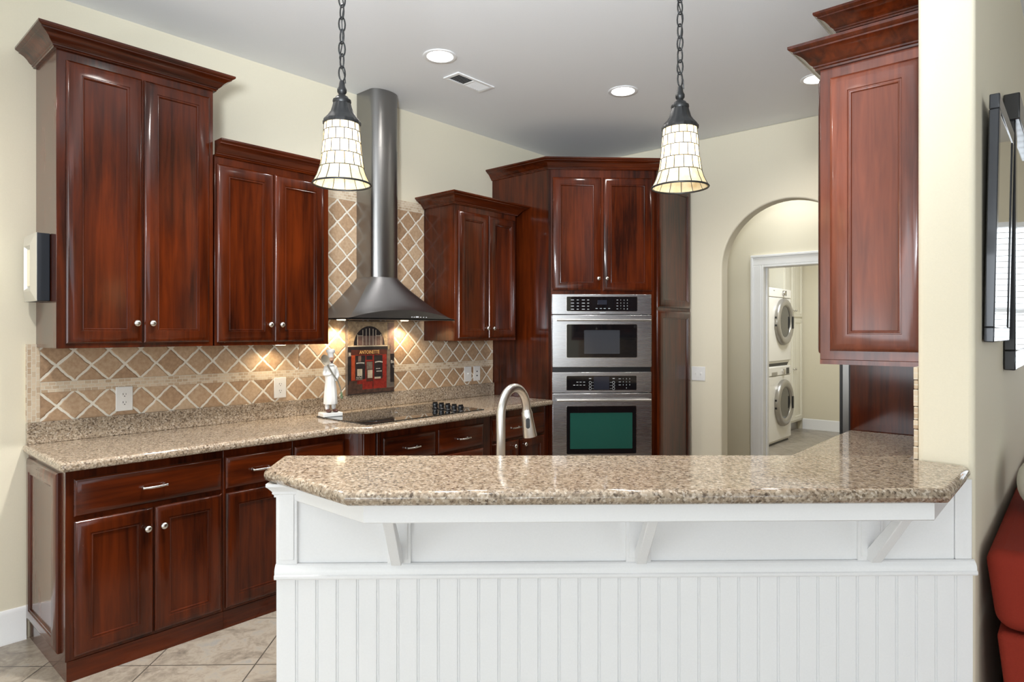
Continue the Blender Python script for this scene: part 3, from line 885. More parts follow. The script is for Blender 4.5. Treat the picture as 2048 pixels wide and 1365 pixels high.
def merge(panel, mb):
    for f in mb.bm.faces: f.material_index = 1
    bmesh.ops.recalc_face_normals(mb.bm, faces=mb.bm.faces[:])
    t = bpy.data.meshes.new('marks'); mb.bm.to_mesh(t); mb.bm.free()
    b = bmesh.new(); b.from_mesh(panel.data); b.from_mesh(t); b.to_mesh(panel.data); b.free()
    bpy.data.meshes.remove(t); panel.data.materials.append(M['mark'])
def oven(label, cat, name, z0, zs, z1, win, inner, innermat, handle_z, panel):
    o = thing(name, label, cat, (P0[0], P0[1], 0), R(45))
    A, B = 0.0265, 0.8085
    m = MB(); m.box(0.045, 0.790, 0.021, 0.56, z0 + .01, z1 - .01); m.done('body', 'fridge_side', o)
    m = MB(); m.box(A, B, -0.022, -0.001, zs + .003, z1); m.done('control_panel', 'steel_h', o, bevel=0.002)
    m = MB(); m.box(A, B, -0.030, -0.001, z0, zs - .003)
    dr = m.done('door', 'steel_h', o, bevel=0.003)
    def rrect(x0, x1, za, zb, y0, y1, rad, mat, nm, par):
        pts = []
        for cx, cz, a0_ in ((x1 - rad, zb - rad, 0), (x0 + rad, zb - rad, 90), (x0 + rad, za + rad, 180), (x1 - rad, za + rad, 270)):
            for k in range(6): 
                a = R(a0_ + 18 * k); pts.append((cx + rad * math.cos(a), cz + rad * math.sin(a)))
        mm = MB(); mm.vprism(pts, y0, y1); return mm.done(nm, mat, par, smooth=30)
    rrect(win[0] - .004, win[1] + .004, win[2] - .004, win[3] + .004, -0.0312, -0.0295, 0.012, 'nickel', 'window_trim', dr)
    rrect(win[0], win[1], win[2], win[3], -0.0325, -0.0312, 0.010, 'black_glass', 'window', dr)
    rrect(inner[0], inner[1], inner[2], inner[3], -0.0330, -0.0325, 0.004, innermat, 'window_screen', dr)
    m = MB()
    m.tube([(0.057, -0.062, handle_z), (0.795, -0.062, handle_z)], 0.0085, 14)
    for x in (0.10, 0.752): m.tube([(x, -0.030, handle_z), (x, -0.062, handle_z)], 0.006, 10)
    m.done('handle', 'nickel_soft', dr, smooth=50)
    rrect(panel[0] - .003, panel[1] + .003, panel[2] - .003, panel[3] + .003, -0.0232, -0.0215, 0.009, 'nickel', 'panel_trim', o)
    pg = rrect(panel[0], panel[1], panel[2], panel[3], -0.0245, -0.0232, 0.008, 'black_glass', 'display_panel', o)
    return o, pg, rrect
YT = -0.0247
mw, pg, rr_ = oven('stainless built-in microwave above the wall oven', 'microwave', 'built_in_microwave', 1.166, 1.576, 1.735, (0.138, 0.692, 1.241, 1.500), (0.275, 0.555, 1.270, 1.455),
         'grey_glass', 1.533, (0.139, 0.696, 1.603, 1.716))
rr_(0.382, 0.455, 1.655, 1.690, -0.0250, -0.0245, 0.002, 'disp_glass', 'clock_display', mw)
m = MB()
for r in range(4):
    for c, (x0, x1) in enumerate(((0.172, 0.196), (0.218, 0.234), (0.258, 0.282), (0.300, 0.316))):
        z = 1.690 - r * 0.024; m.box(x0, x1, YT - .0003, YT + .0002, z - .0018, z + .0018)
for k, x in enumerate((0.366, 0.400, 0.430, 0.465)): m.box(x, x + .016, YT - .0003, YT + .0002, 1.6225, 1.6255)
for r in range(4): m.box(0.532, 0.544, YT - .0003, YT + .0002, 1.690 - r * .023 - .0015, 1.690 - r * .023 + .0015)
m.box(0.400, 0.446, -0.0224, -0.0219, 1.5885, 1.5925)
merge(pg, m)
for r, row in enumerate(('123', '456', '789', '*0#')):
    for c, ch in enumerate(row):
        text_mesh('digit', ch, 0.012, 'mark', mw, (0.565 + c * .026, YT, 1.690 - r * .023), (R(90), 0, 0), 0.0002)
ov, pg, rr_ = oven('stainless wall oven with green-tinted glass below the microwave', 'oven', 'wall_oven', 0.425, 0.964, 1.126, (0.138, 0.686, 0.490, 0.862), (0.165, 0.655, 0.530, 0.810),
         'teal_glass', 0.911, (0.138, 0.690, 0.986, 1.098))
rr_(0.352, 0.474, 0.990, 1.092, -0.0250, -0.0245, 0.002, 'disp_glass', 'clock_display', ov)
m = MB()
for zz in (1.050, 1.026):
    for x in (0.215, 0.240, 0.268) + ((0.190,) if zz < 1.03 else ()): m.box(x, x + .016, YT - .0003, YT + .0002, zz - .0016, zz + .0016)
for x0 in (0.314, 0.500):
    m.box(x0, x0 + .018, YT - .0003, YT + .0002, 1.075, 1.079)
for zz in (1.046, 1.022, 0.999):
    for cx in (0.324, 0.508):
        pts = [(cx + .0095 * math.cos(2 * PI * k / 16), YT, zz + .0095 * math.sin(2 * PI * k / 16)) for k in range(16)]
        m.tube(pts, 0.0009, 5, closed=True)
    m.box(0.338, 0.350, YT - .0003, YT + .0002, zz - .0006, zz + .0006); m.box(0.478, 0.494, YT - .0003, YT + .0002, zz - .0006, zz + .0006)
for r in range(3): m.box(0.548, 0.565, YT - .0003, YT + .0002, 1.074 - r * .024 - .0013, 1.074 - r * .024 + .0013)
merge(pg, m)
for r, row in enumerate(('123', '456', '789', ' 0 ')):
    for c, ch in enumerate(row):
        if ch != ' ': text_mesh('digit', ch, 0.012, 'mark', ov, (0.584 + c * .026, YT, 1.074 - r * .024), (R(90), 0, 0), 0.0002)
# dark vent strip between the two ovens belongs to the lower oven
m = MB(); m.box(0.030, 0.805, -0.012, -0.001, 1.127, 1.1645); m.done('vent_strip', 'black', ov)

# ------------------------------------------------------------------ right wall: upper cabinets, fridge surround, fridge
RX = -0.374
ru = thing('wall_cabinet', 'cherry upper cabinet on the right wall, its panelled end facing the bar', 'cabinet', (-0.680, 2.810, 0), R(-90))
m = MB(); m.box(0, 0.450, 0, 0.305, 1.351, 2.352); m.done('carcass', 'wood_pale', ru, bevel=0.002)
m = MB(); m.rings(0, 0, 0.262, 0.915, [(a, b * .9) for a, b in DOOR])
EP = [(0, 0), (0, -0.006), (0.004, -0.011), (0.012, -0.012), (0.044, -0.012), (0.0455, -0.006), (0.049, -0.006), (0.051, -0.009), (0.0545, -0.006), (0.057, -0.012), (0.060, -0.012)]
m = MB(); m.rings(0, 0, 0.270, 0.925, DOOR)
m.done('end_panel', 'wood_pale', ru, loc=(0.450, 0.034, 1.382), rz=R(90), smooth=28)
door(ru, 0.02, 1.372, 0.405, 0.95, (0.030, 0.10))
crown(ru, [(0, 0), (0.450, 0), (0.450, 0.304)], 2.343)
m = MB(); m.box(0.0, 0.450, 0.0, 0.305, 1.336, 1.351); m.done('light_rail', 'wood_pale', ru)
ru2 = thing('wall_cabinet', 'taller cherry cabinet rising behind the right upper cabinet, only its crown in view', 'cabinet', (-0.765, 3.80, 0), R(-90))
m = MB(); m.box(0, 0.880, 0, 0.389, 1.371, 2.703); m.done('carcass', 'wood_v', ru2, bevel=0.002)
door(ru2, 0.03, 1.393, 0.40, 1.26, (0.37, .10)); door(ru2, 0.44, 1.393, 0.40, 1.26, (0.03, .10))
crown(ru2, [(0, 0), (0.880, 0), (0.880, 0.388)], 2.695)
fp = thing('fridge_surround', 'cherry side panel beside the refrigerator, seen under the right upper cabinet', 'panel', (0, 0, 0))
m = MB(); m.box(-0.950, RX - .001, 3.832, 3.852, 0.0, 2.60); m.done('side_panel', 'wood_v', fp)
m = MB(); m.box(-0.950, RX - .001, 4.80, 4.82, 0.0, 2.60); m.done('side_panel', 'wood_v', fp)
m = MB(); m.box(-0.950, RX - .001, 3.852, 4.80, 1.85, 2.60); m.done('top_cabinet', 'wood_v', fp)
fr = thing('refrigerator', 'stainless refrigerator door edge showing past the cherry side panel', 'refrigerator', (0, 0, 0))
m = MB(); m.box(-0.9655, -0.40, 3.87, 4.78, 0.0, 1.78); m.done('body', 'fridge_side', fr)
m = MB(); m.box(-1.000, -0.966, 3.872, 4.32, 0.06, 1.78); dd_ = m.done('door', 'steel_v', fr, bevel=0.002)
m = MB(); m.box(-1.014, -1.0002, 3.872, 4.32, 0.06, 1.78); m.done('door_face', 'fridge_side', dd_)
m = MB(); m.box(-1.000, -0.966, 4.33, 4.778, 0.06, 1.78); dd_ = m.done('door', 'steel_v', fr, bevel=0.002)
m = MB(); m.box(-1.014, -1.0002, 4.33, 4.778, 0.06, 1.78); m.done('door_face', 'fridge_side', dd_)
for y in (4.28, 4.37):
    m = MB(); m.tube([(-1.06, y, 0.5), (-1.06, y, 1.6)], 0.012, 10)
    m.tube([(-1.06, y, 0.55), (-1.014, y, 0.55)], 0.008, 8); m.tube([(-1.06, y, 1.55), (-1.014, y, 1.55)], 0.008, 8)
    m.done('handle', 'black', fr, smooth=50)

# ------------------------------------------------------------------ faucet
fa = thing('kitchen_faucet', 'tall gooseneck pull-down faucet rising behind the bar top', 'faucet', (*BW(0.0, 2.25), 0.9142), BE)
m = MB(); m.lathe([(0.027, 0), (0.027, 0.008), (0.021, 0.016), (0.018, 0.05)], (0, 0, 0), 'Z', 24)
pts = [(0, 0, 0.04 + 0.025 * k) for k in range(8)]
ez = 0.240; rx, ry = 0.048, 0.070; rzv = 0.090
for k in range(0, 17):
    a = PI - PI * k / 16
    pts.append((rx + rx * math.cos(a), ry + ry * math.cos(a), ez + rzv * math.sin(a)))
m.tube(pts, 0.0160, 18); m.done('neck', 'nickel_soft', fa, smooth=60)
hx, hy = 2 * rx, 2 * ry
m = MB(); m.tube([(hx, hy, 0.245), (hx + .001, hy + .001, 0.236), (hx + .0015, hy + .002, 0.232), (hx + .003, hy + .003, 0.215), (hx + .013, hy + .012, 0.143), (hx + .0135, hy + .012, 0.140)], [0.0165, 0.018, 0.020, 0.0205, 0.0262, 0.0235], 22)
m.done('spray_head', 'nickel_soft', fa, smooth=40)
m = MB()
bc = Vector((hx + .004, hy - .019, 0.195))
pts = []
for k in range(20):
    a = 2 * PI * k / 20
    pts.append((bc.x + .0075 * math.cos(a) + .000, bc.z + (.0115 if math.sin(a) > 0 else -.0115) + .0075 * math.sin(a)))
m.vprism(pts, bc.y - .0040, bc.y + .012); m.done('spray_button', 'black', fa, smooth=40)
m = MB(); m.tube([(0.018, 0, 0.035), (0.045, 0, 0.040), (0.075, 0.0, 0.075)], [0.009, 0.007, 0.005], 10); m.done('lever', 'nickel_soft', fa, smooth=50)

# ------------------------------------------------------------------ outlets and switches
def outlet(label, loc, rz, group=None):
    o = thing('wall_outlet', label, 'outlet', loc, rz, group)
    m = MB(); m.box(-0.040, 0.040, -0.006, 0, -0.063, 0.063); m.done('cover_plate', 'plate', o, bevel=0.003)
    for zz in (0.021, -0.021):
        m = MB(); m.lathe([(0.0165, 0), (0.0165, 0.0015)], (0, -0.006, zz), 'Y', 20)
        f = m.done('socket', 'plate', o, smooth=40)
        m = MB(); m.box(-.008, -.0055, -.0081, -.0074, zz - .001, zz + .008); m.box(.0055, .0075, -.0081, -.0074, zz - .001, zz + .007)
        m.lathe([(.0026, 0), (.0026, .0006)], (0, -.0075, zz - .008), 'Y', 10); m.done('slot', 'slot', f)
    return o
outlet('white duplex outlet near the left end of the tile backsplash', (TX + .0005, 1.165, 1.098), R(90))
outlet('white duplex outlet beside the chef figurine', (TX + .0005, 2.030, 1.098), R(90))
def switch(label, loc, rz, w=0.040, toggles=(0.0,), cat='switch'):
    o = thing('light_switch', label, cat, loc, rz)
    m = MB(); m.box(-w, w, -0.006, 0, -0.060, 0.060); m.done('cover_plate', 'plate', o, bevel=0.003)
    for x in toggles:
        m = MB(); m.box(x - .005, x + .005, -0.008, -0.005, -.012, .012); m.box(x - .0035, x + .0035, -0.016, -0.007, -.001, .009)
        m.done('toggle', 'plate', o, bevel=0.001)
    return o
switch('white single light switch on the tile right of the red shop picture', (TX + .0005, 3.652, 1.101), R(90))
o = thing('wall_outlet', 'white wall plate with two small holes, right of the single light switch', 'outlet', (TX + .0005, 3.755, 1.101), R(90))
m = MB(); m.box(-0.038, 0.038, -0.006, 0, -0.060, 0.060); m.done('cover_plate', 'plate', o, bevel=0.003)
m = MB(); m.box(-.006, .006, -.0075, -.0055, .012, .022); m.box(-.006, .006, -.0075, -.0055, -.022, -.012); m.done('socket', 'slot', o)
switch('white double light switch on the wall beside the arch', (-2.448, YB - .0005, 1.087), 0, 0.062, (-0.023, 0.023))

# ------------------------------------------------------------------ shop-front picture
pc = thing('tile_picture', 'picture of a red shop front standing on the granite upstand behind the cooktop', 'picture', (-3.696, 2.500, 1.0155), R(90))
PW, PH = 0.394, 0.503
def pm(name, cols, rough=0.5):
    t = NT(name); g = t.node('ShaderNodeTexCoord'); n = t.node('ShaderNodeTexNoise', i_Scale=38.0, i_Detail=6.0, i_Roughness=0.7)
    t.link(g.outputs['Object'], n.inputs['Vector'])
    t.link(t.ramp(n.outputs[0], [(0.32, cols[0]), (0.68, cols[1])]), t.b.inputs['Base Color']); t.set(Roughness=rough)
    return t.m
PMS = [pm('painted_stone', (S(120, 98, 78), S(186, 162, 128))), pm('painted_dark', (S(22, 20, 22), S(48, 40, 42))), pm('painted_red', (S(110, 26, 22), S(160, 46, 34))),
       pm('painted_orange', (S(150, 60, 30), S(186, 84, 46))), pm('painted_maroon', (S(62, 30, 26), S(92, 46, 36))), pm('painted_grey', (S(88, 80, 74), S(128, 114, 102))),
       pm('painted_pale', (S(170, 158, 140), S(206, 194, 172))), pm('painted_mauve', (S(96, 72, 66), S(140, 112, 100))), pm('painted_street', (S(44, 30, 26), S(92, 66, 54)))]
m = MB(); m.box(0, PW, 0.0, 0.024, 0, PH); m.done('panel', [PMS[5]], pc, bevel=0.002)
m = MB(); L = [0]
def pr_(mat, u0, u1, v0, v1):
    L[0] += 1; m.mat(mat); y = -0.0002 - 0.00012 * L[0]
    m.box(u0 * PW, u1 * PW, y, 0.0, (1 - v1) * PH, (1 - v0) * PH)
pr_(0, 0.01, 0.99, 0.01, 0.40); pr_(7, 0.86, 0.99, 0.02, 0.34)
pr_(5, 0.845, 0.862, 0.02, 0.40)
# fan light
m.mat(1); L[0] += 1; y = -0.0002 - 0.00012 * L[0]
fan = [(0.13 * PW, (1 - .335) * PH)] + [((0.455 - 0.325 * math.cos(PI * k / 20)) * PW, (1 - .335) * PH + math.sin(PI * k / 20) * 0.262 * PH) for k in range(0, 21)]
m.vprism(fan[1:], y, 0.0)
for k in range(9):
    m.mat(0); a = PI * (k + 0.5) / 9
pr_(7, 0.20, 0.74, 0.205, 0.335)
for u in (0.205, 0.315, 0.385, 0.455, 0.530, 0.590, 0.700):
    hgt = math.sqrt(max(0.02, 1 - ((u - .455) / .325) ** 2)) * 0.250
    pr_(6, u - .006, u + .006, .335 - hgt * .93, .335)
pr_(6, 0.20, 0.31, 0.200, 0.208); pr_(6, 0.59, 0.70, 0.200, 0.208)
pr_(1, 0.01, 0.845, 0.352, 0.405); pr_(6, 0.01, 0.845, 0.338, 0.352)
pr_(1, 0.01, 0.085, 0.40, 0.86); pr_(5, 0.01, 0.07, 0.425, 0.485)
pr_(4, 0.075, 0.83, 0.395, 0.465)
pr_(2, 0.075, 0.82, 0.465, 0.95)
pr_(3, 0.080, 0.150, 0.468, 0.80)
pr_(1, 0.155, 0.365, 0.472, 0.795); pr_(7, 0.215, 0.275, 0.478, 0.555); pr_(6, 0.195, 0.300, 0.655, 0.752)
pr_(1, 0.385, 0.515, 0.475, 0.535); pr_(4, 0.370, 0.530, 0.548, 0.83); pr_(2, 0.368, 0.378, 0.548, 0.83); pr_(2, 0.520, 0.530, 0.548, 0.83); pr_(2, 0.368, .53, .545, .553)
pr_(5, 0.392, 0.510, 0.565, 0.665); pr_(6, 0.410, 0.512, 0.675, 0.785)
pr_(1, 0.550, 0.728, 0.472, 0.795); pr_(6, 0.555, 0.690, 0.775, 0.800); pr_(5, 0.170, 0.300, 0.775, 0.805)
pr_(4, 0.520, 0.530, 0.80, 0.95)
pr_(5, 0.830, 0.900, 0.40, 0.985); pr_(7, 0.90, 0.985, 0.335, 0.46); pr_(1, 0.905, 0.985, 0.465, 0.86)
pr_(8, 0.01, 0.30, 0.86, 0.985); pr_(8, 0.30, 0.985, 0.935, 0.985); pr_(1, 0.01, 0.985, 0.985, 0.995); pr_(8, 0.03, 0.19, 0.81, 0.87)
m.done('painted_scene', PMS, pc)
GOLD = plain('gold_lettering', S(222, 178, 110), 0.5); PALE = plain('white_lettering', S(216, 212, 204), 0.5)
zt = lambda v: (1 - v) * PH
text_mesh('sign_lettering', 'ANTOINETTE', 0.034, GOLD, pc, (0.443 * PW, -0.0085, zt(0.430)), (R(90), 0, 0), 0.0004, 0.80)
text_mesh('sign_lettering', 'R', 0.030, PALE, pc, (0.040 * PW, -0.0085, zt(0.456)), (R(90), 0, 0), 0.0004)
text_mesh('sign_lettering', 'Bo', 0.030, PALE, pc, (0.945 * PW, -0.0085, zt(0.575)), (R(90), 0, 0), 0.0004)
text_mesh('sign_lettering', 'L', 0.026, PALE, pc, (0.965 * PW, -0.0085, zt(0.640)), (R(90), 0, 0), 0.0004)
mk = MB()
def mark(u0, u1, v0, v1): mk.box(u0 * PW, u1 * PW, -0.0088, -0.0080, zt(v1), zt(v0))
for k in range(7): mark(0.170 + k * .024, 0.184 + k * .024, 0.568 - .004 * math.sin(k / 6 * PI), 0.583 - .004 * math.sin(k / 6 * PI))
for k in range(8): mark(0.560 + k * .021, 0.573 + k * .021, 0.563 - .008 * math.sin(k / 7 * PI), 0.580 - .008 * math.sin(k / 7 * PI))
for k in range(4): mark(0.580 + k * .024, 0.596 + k * .024, 0.655, 0.665)
for k in range(5): mark(0.590 + k * .024, 0.606 + k * .024, 0.690, 0.702)
for k in range(5): mark(0.170 + k * .026, 0.184 + k * .026, 0.760 + .006 * (k % 2), 0.770 + .006 * (k % 2))
mk.done('window_lettering', [PALE], pc)

# ------------------------------------------------------------------ chef figurine
cf = thing('chef_figurine', 'white ceramic chef figurine holding a giant spoon at the cooktop corner', 'figurine', (-3.500, 2.245, 0.9207), R(80))
m = MB(); m.box(-0.062, 0.062, -0.045, 0.045, 0, 0.024); m.done('base', 'porcelain', cf, bevel=0.003)
SHOE = plain('brown_glaze', S(84, 52, 44), 0.35); SKIN = plain('painted_face', S(214, 170, 140), 0.5); GREEN = plain('leaf_green', S(104, 122, 92), 0.6)
GREYW = plain('greyed_wood', S(120, 116, 104), 0.5)
for sx in (-1, 1):
    m = MB(); m.ball((sx * 0.022 + .004, -0.016, 0.034), 0.020, 0.75, 1.5, 0.55); m.done('shoe', [SHOE], cf, smooth=60)
# body: legs, torso, arms, neck and head in one skinned surface
vs = [(0, 0, .165), (0, 0, .215), (0, 0, .270), (0, 0, .305), (0, -.002, .330), (0, -.006, .350), (0, -.006, .368),
      (-.018, 0, .130), (-.020, 0, .080), (-.021, 0, .038), (.018, 0, .130), (.020, 0, .080), (.021, 0, .038),
      (-.030, 0, .300), (-.044, -.004, .255), (-.016, -.030, .262), (.030, 0, .300), (.046, -.006, .255), (.022, -.034, .225),
      (-.004, -.034, .268), (.030, -.038, .222)]
es = [(0, 1), (1, 2), (2, 3), (3, 4), (4, 5), (5, 6), (0, 7), (7, 8), (8, 9), (0, 10), (10, 11), (11, 12), (3, 13), (13, 14), (14, 15), (3, 16), (16, 17), (17, 18), (15, 19), (18, 20)]
rad = [.026, .026, .030, .022, .010, .019, .018, .017, .015, .014, .017, .015, .014, .015, .0125, .010, .015, .0125, .010, .009, .009]
me = bpy.data.meshes.new('body'); me.from_pydata(vs, es, []); me.materials.append(M['porcelain'])
bo = bpy.data.objects.new('body', me); COL.objects.link(bo); bo.parent = cf
sk_ = bo.modifiers.new('skin', 'SKIN'); sk_.use_smooth_shade = True
for i, v in enumerate(me.skin_vertices[0].data): v.radius = (rad[i], rad[i]); v.use_root = (i == 0)
su = bo.modifiers.new('sub', 'SUBSURF'); su.levels = 2; su.render_levels = 2
m = MB()
m.lathe([(0.041, .075), (0.0425, .080), (0.040, .120), (0.036, .170), (0.031, .215), (0.033, .245), (0.034, .275), (0.028, .305), (0.014, .318)], (0, 0, 0), 'Z', 40, fl=0.035, nfl=10)
ap_ = m.done('apron_coat', 'porcelain', cf, smooth=60)
m = MB(); m.ball((0.0, -.0125, .352), 0.0165, 0.86, 0.80, 1.15); m.ball((0.0, -.0275, .350), .0042, .8, 1.1, 1.2)
m.done('face', [SKIN], cf, smooth=60)
m = MB(); m.ball((-.006, -.0262, .3425), .0058, 1.2, .6, .45); m.ball((.006, -.0262, .3425), .0058, 1.2, .6, .45); m.ball((0, -.0225, .3335), .0065, .8, .7, .9)
m.ball((-.0055, -.0252, .357), .0016); m.ball((.0055, -.0252, .357), .0016)
m.ball((-.0055, -.0252, .3615), .0035, 1.1, .5, .3); m.ball((.0055, -.0252, .3615), .0035, 1.1, .5, .3)
m.done('moustache', [SHOE], cf, smooth=60)
m = MB(); m.lathe([(.0175, .364), (.0185, .372), (.018, .386), (.022, .392), (.027, .400), (.026, .411), (.018, .417), (.004, .418)], (0, -.004, 0), 'Z', 26, fl=0.04, nfl=9)
m.done('hat', 'porcelain', cf, smooth=60)
m = MB(); m.ball((0, -.026, .318), .010, 1.6, .7, .7); m.done('neckerchief', 'porcelain', cf, smooth=60)
m = MB()
m.tube([(-.036, -.040, .322), (-.020, -.042, .292), (-.004, -.042, .266), (.030, -.044, .218), (.046, -.044, .175), (.052, -.044, .150)], [.006, .005, .0046, .0046, .0042, .004], 12)
sp = m.done('spoon', [GREYW], cf, smooth=60)
m = MB()
rows = []
bc = Vector((-.050, -.044, .350)); ax = Vector((-.42, 0, .90)).normalized(); sd = Vector((.90, 0, .42)).normalized(); nn = Vector((0, -1, 0))
for (r, dpt) in ((0.30, .012), (0.62, .0105), (0.85, .006), (0.98, 0.0), (1.06, -.001), (1.06, .003), (0.92, .011), (0.62, .0155), (0.30, .0170)):
    rows.append([tuple(bc + (ax * math.sin(2 * PI * k / 24) * .033 + sd * math.cos(2 * PI * k / 24) * .024) * r - nn * dpt) for k in range(24)])
vr = m.loft(rows, True); m.face(vr[0]); m.face(vr[-1])
m.done('spoon_bowl', [plain('shaded_spoon_wood', S(160, 150, 132), 0.5)], sp, smooth=50)  # greyed wood, with the shade inside the bowl put into its colour
m = MB()
for k in range(9):
    a = k * 2.4; m.ball((.052 + .008 * math.cos(a) * (k / 9), -.046 + .006 * math.sin(a), .145 - .0042 * k), .0065, .8, .6, 1.1, 8, 6)
m.done('herb_bunch', [GREEN], cf, smooth=60)

# ------------------------------------------------------------------ pendant lamps over the bar
def pendant(label, x, y):
    o = thing('pendant_lamp', label, 'pendant lamp', (x, y, 0), 0.0, 'bronze pendants over the bar')
    prof = [(0.0460, 2.022), (0.0475, 2.000), (0.0500, 1.965), (0.0525, 1.938), (0.0555, 1.912), (0.0590, 1.893), (0.0660, 1.872), (0.0765, 1.851)]
    m = MB(); m.lathe(prof, (0, 0, 0), 'Z', 40, cap=False); sh = m.done('lamp_shade', 'shade', o, smooth=60)
    m = MB()
    def ring(r, z, tr): m.tube([(r * math.cos(2 * PI * k / 40), r * math.sin(2 * PI * k / 40), z) for k in range(40)], tr, 6, closed=True)
    def rad_at(z):
        for (r0, z0), (r1, z1) in zip(prof, prof[1:]):
            if z1 <= z <= z0: return r0 + (r1 - r0) * (z0 - z) / (z0 - z1)
        return prof[-1][0]
    zr = [2.022, 1.992, 1.962, 1.928, 1.893, 1.852]
    for z in zr[1:-1]: ring(rad_at(z) + .0004, z, 0.0011)
    for i, (za, zb) in enumerate(zip(zr, zr[1:])):
        nseg = 14
        for k in range(nseg):
            a = 2 * PI * (k + 0.5 * (i % 2)) / nseg + 0.2
            m.tube([((rad_at(za + (zb - za) * u / 4) + .0004) * math.cos(a), (rad_at(za + (zb - za) * u / 4) + .0004) * math.sin(a), za + (zb - za) * u / 4) for u in range(5)], 0.0011, 5)
    m.done('leading', 'bronze', sh, smooth=60)
    m = MB(); ring(0.0772, 1.850, 0.0026); m.done('shade_rim', 'bronze', sh, smooth=60)
    m = MB()
    m.lathe([(0.0490, 2.012), (0.0495, 2.020), (0.0470, 2.024), (0.0380, 2.034), (0.0300, 2.046), (0.0250, 2.062), (0.0225, 2.072)], (0, 0, 0), 'Z', 48, fl=0.035, nfl=14)
    m.lathe([(0.0235, 2.070), (0.0250, 2.075), (0.0240, 2.080), (0.0185, 2.083), (0.0165, 2.088), (0.0100, 2.092), (0.0085, 2.095), (0.0125, 2.101), (0.0128, 2.108), (0.0090, 2.116), (0.0075, 2.126), (0.0060, 2.132)], (0, 0, 0), 'Z', 24)
    m.done('socket_cap', 'bronze', o, smooth=40)
    m = MB(); z = 2.136; k = 0
    while z < CZ - 0.02:
        pts = []
        for q in range(16):
            a = 2 * PI * q / 16; ux, uz = 0.0085 * math.cos(a), 0.0205 * math.sin(a)
            pts.append((ux, 0, z + .0165 + uz) if k % 2 else (ux * .35, ux * .94, z + .0165 + uz))
        m.tube(pts, 0.0021, 7, closed=True); z += 0.0335; k += 1
    m.done('chain', 'bronze', o, smooth=60)
    m = MB(); m.tube([(0.009 * math.sin(i * .9 + 1), 0.006 * math.cos(i * 1.3), 2.125 + i * (CZ - 2.135) / 40) for i in range(41)], 0.0016, 6); m.done('cord', 'bronze', o, smooth=60)
    m = MB(); m.lathe([(0.060, 3.069), (0.060, 3.060), (0.045, 3.048), (0.015, 3.040)], (0, 0, 0), 'Z', 28); m.done('ceiling_canopy', 'bronze', o, smooth=40)
    m = MB(); m.ball((0, 0, 1.955), 0.020, 1, 1, 1.25); m.done('bulb', 'bulb', o, smooth=60)
    p = point('pendant_light', (x, y, 1.955), 13.0, (1.0, 0.86, 0.66), 0.022)
    return o
pF = 1.76
a_ = R(41.6)
def RFW(r, f): return (r * math.cos(a_) - f * math.sin(a_), r * math.sin(a_) + f * math.cos(a_))
pendant('left pendant lamp, in front of the range hood', *RFW((684 - 1024) / 1290 * pF, pF))
pendant('right pendant lamp, in front of the arched doorway wall', *RFW((1360 - 1024) / 1290 * 1.80, 1.80))

# ------------------------------------------------------------------ ceiling fittings
def downlight(label, x, y, power=60):
    o = thing('recessed_light', label, 'ceiling light', (x, y, CZ), 0, 'recessed ceiling lights')
    m = MB(); m.lathe([(0.098, -0.0005), (0.099, -0.004), (0.094, -0.007), (0.078, -0.005), (0.076, -0.0006)], (0, 0, 0), 'Z', 40, cap=False); m.done('trim_ring', 'white', o, smooth=50)
    m = MB(); m.lathe([(0.074, -0.0020), (0.074, -0.0008)], (0, 0, 0), 'Z', 36); m.done('lamp_face', 'lamp', o)
    spot('downlight', (x, y, CZ - 0.02), power, (1.0, 0.96, 0.91), 150, 1.0, 0.06, (x, y, 0))
downlight('leftmost recessed ceiling light, beside the air vent', -2.840, 2.560)
downlight('middle recessed ceiling light, nearest the right pendant', -2.330, 3.753)
downlight('rightmost recessed ceiling light, half hidden by the right upper cabinet', -1.285, 4.395)
downlight('added recessed light over the left counter, above the top of the view', -2.15, 1.30, 210)  # added out of view to brighten the left counter
downlight('added recessed light near the left wall before the counter, above the top of the view', -2.65, 0.10, 95)  # added out of view to lift the left wall and cabinet end
downlight('added recessed light over the bar stools side, above the top of the view', -1.10, 0.10, 14)  # added fill light, unseen
downlight('added recessed light over the sink, above the top of the view', -1.35, 2.40, 22)  # added kitchen fill light, unseen
o = thing('ceiling_vent', 'white slatted air vent in the ceiling', 'vent', (-2.995, 2.955, CZ))
m = MB()
m.box(-0.070, 0.070, -0.165, -0.140, -0.008, -0.0005); m.box(-0.070, 0.070, 0.140, 0.165, -0.008, -0.0005)
m.box(-0.070, -0.048, -0.140, 0.140, -0.008, -0.0005); m.box(0.048, 0.070, -0.140, 0.140, -0.008, -0.0005); m.box(-0.048, 0.048, -0.008, 0.008, -0.008, -0.0005)
m.done('frame', 'white', o, bevel=0.002)
for k in range(16):
    yy = -0.132 + k * 0.0165 + (0.008 if k > 7 else -.001)
    m = MB(); tl = -0.006 if k < 8 else 0.006
    v = [m.bm.verts.new(p) for p in ((-.048, yy - tl, -.0015), (.048, yy - tl, -.0015), (.048, yy + tl, -.009), (-.048, yy + tl, -.009), (-.048, yy - tl + .0012, -.0015), (.048, yy - tl + .0012, -.0015), (.048, yy + tl + .0012, -.009), (-.048, yy + tl + .0012, -.009))]
    for q in ((0, 3, 2, 1), (4, 5, 6, 7), (0, 1, 5, 4), (1, 2, 6, 5), (2, 3, 7, 6), (3, 0, 4, 7)): m.face([v[i] for i in q])
    m.done('slat', 'white', o)
m = MB(); m.box(-0.048, 0.048, -0.140, 0.140, -0.0012, -0.0004); m.done('duct', 'slot', o)
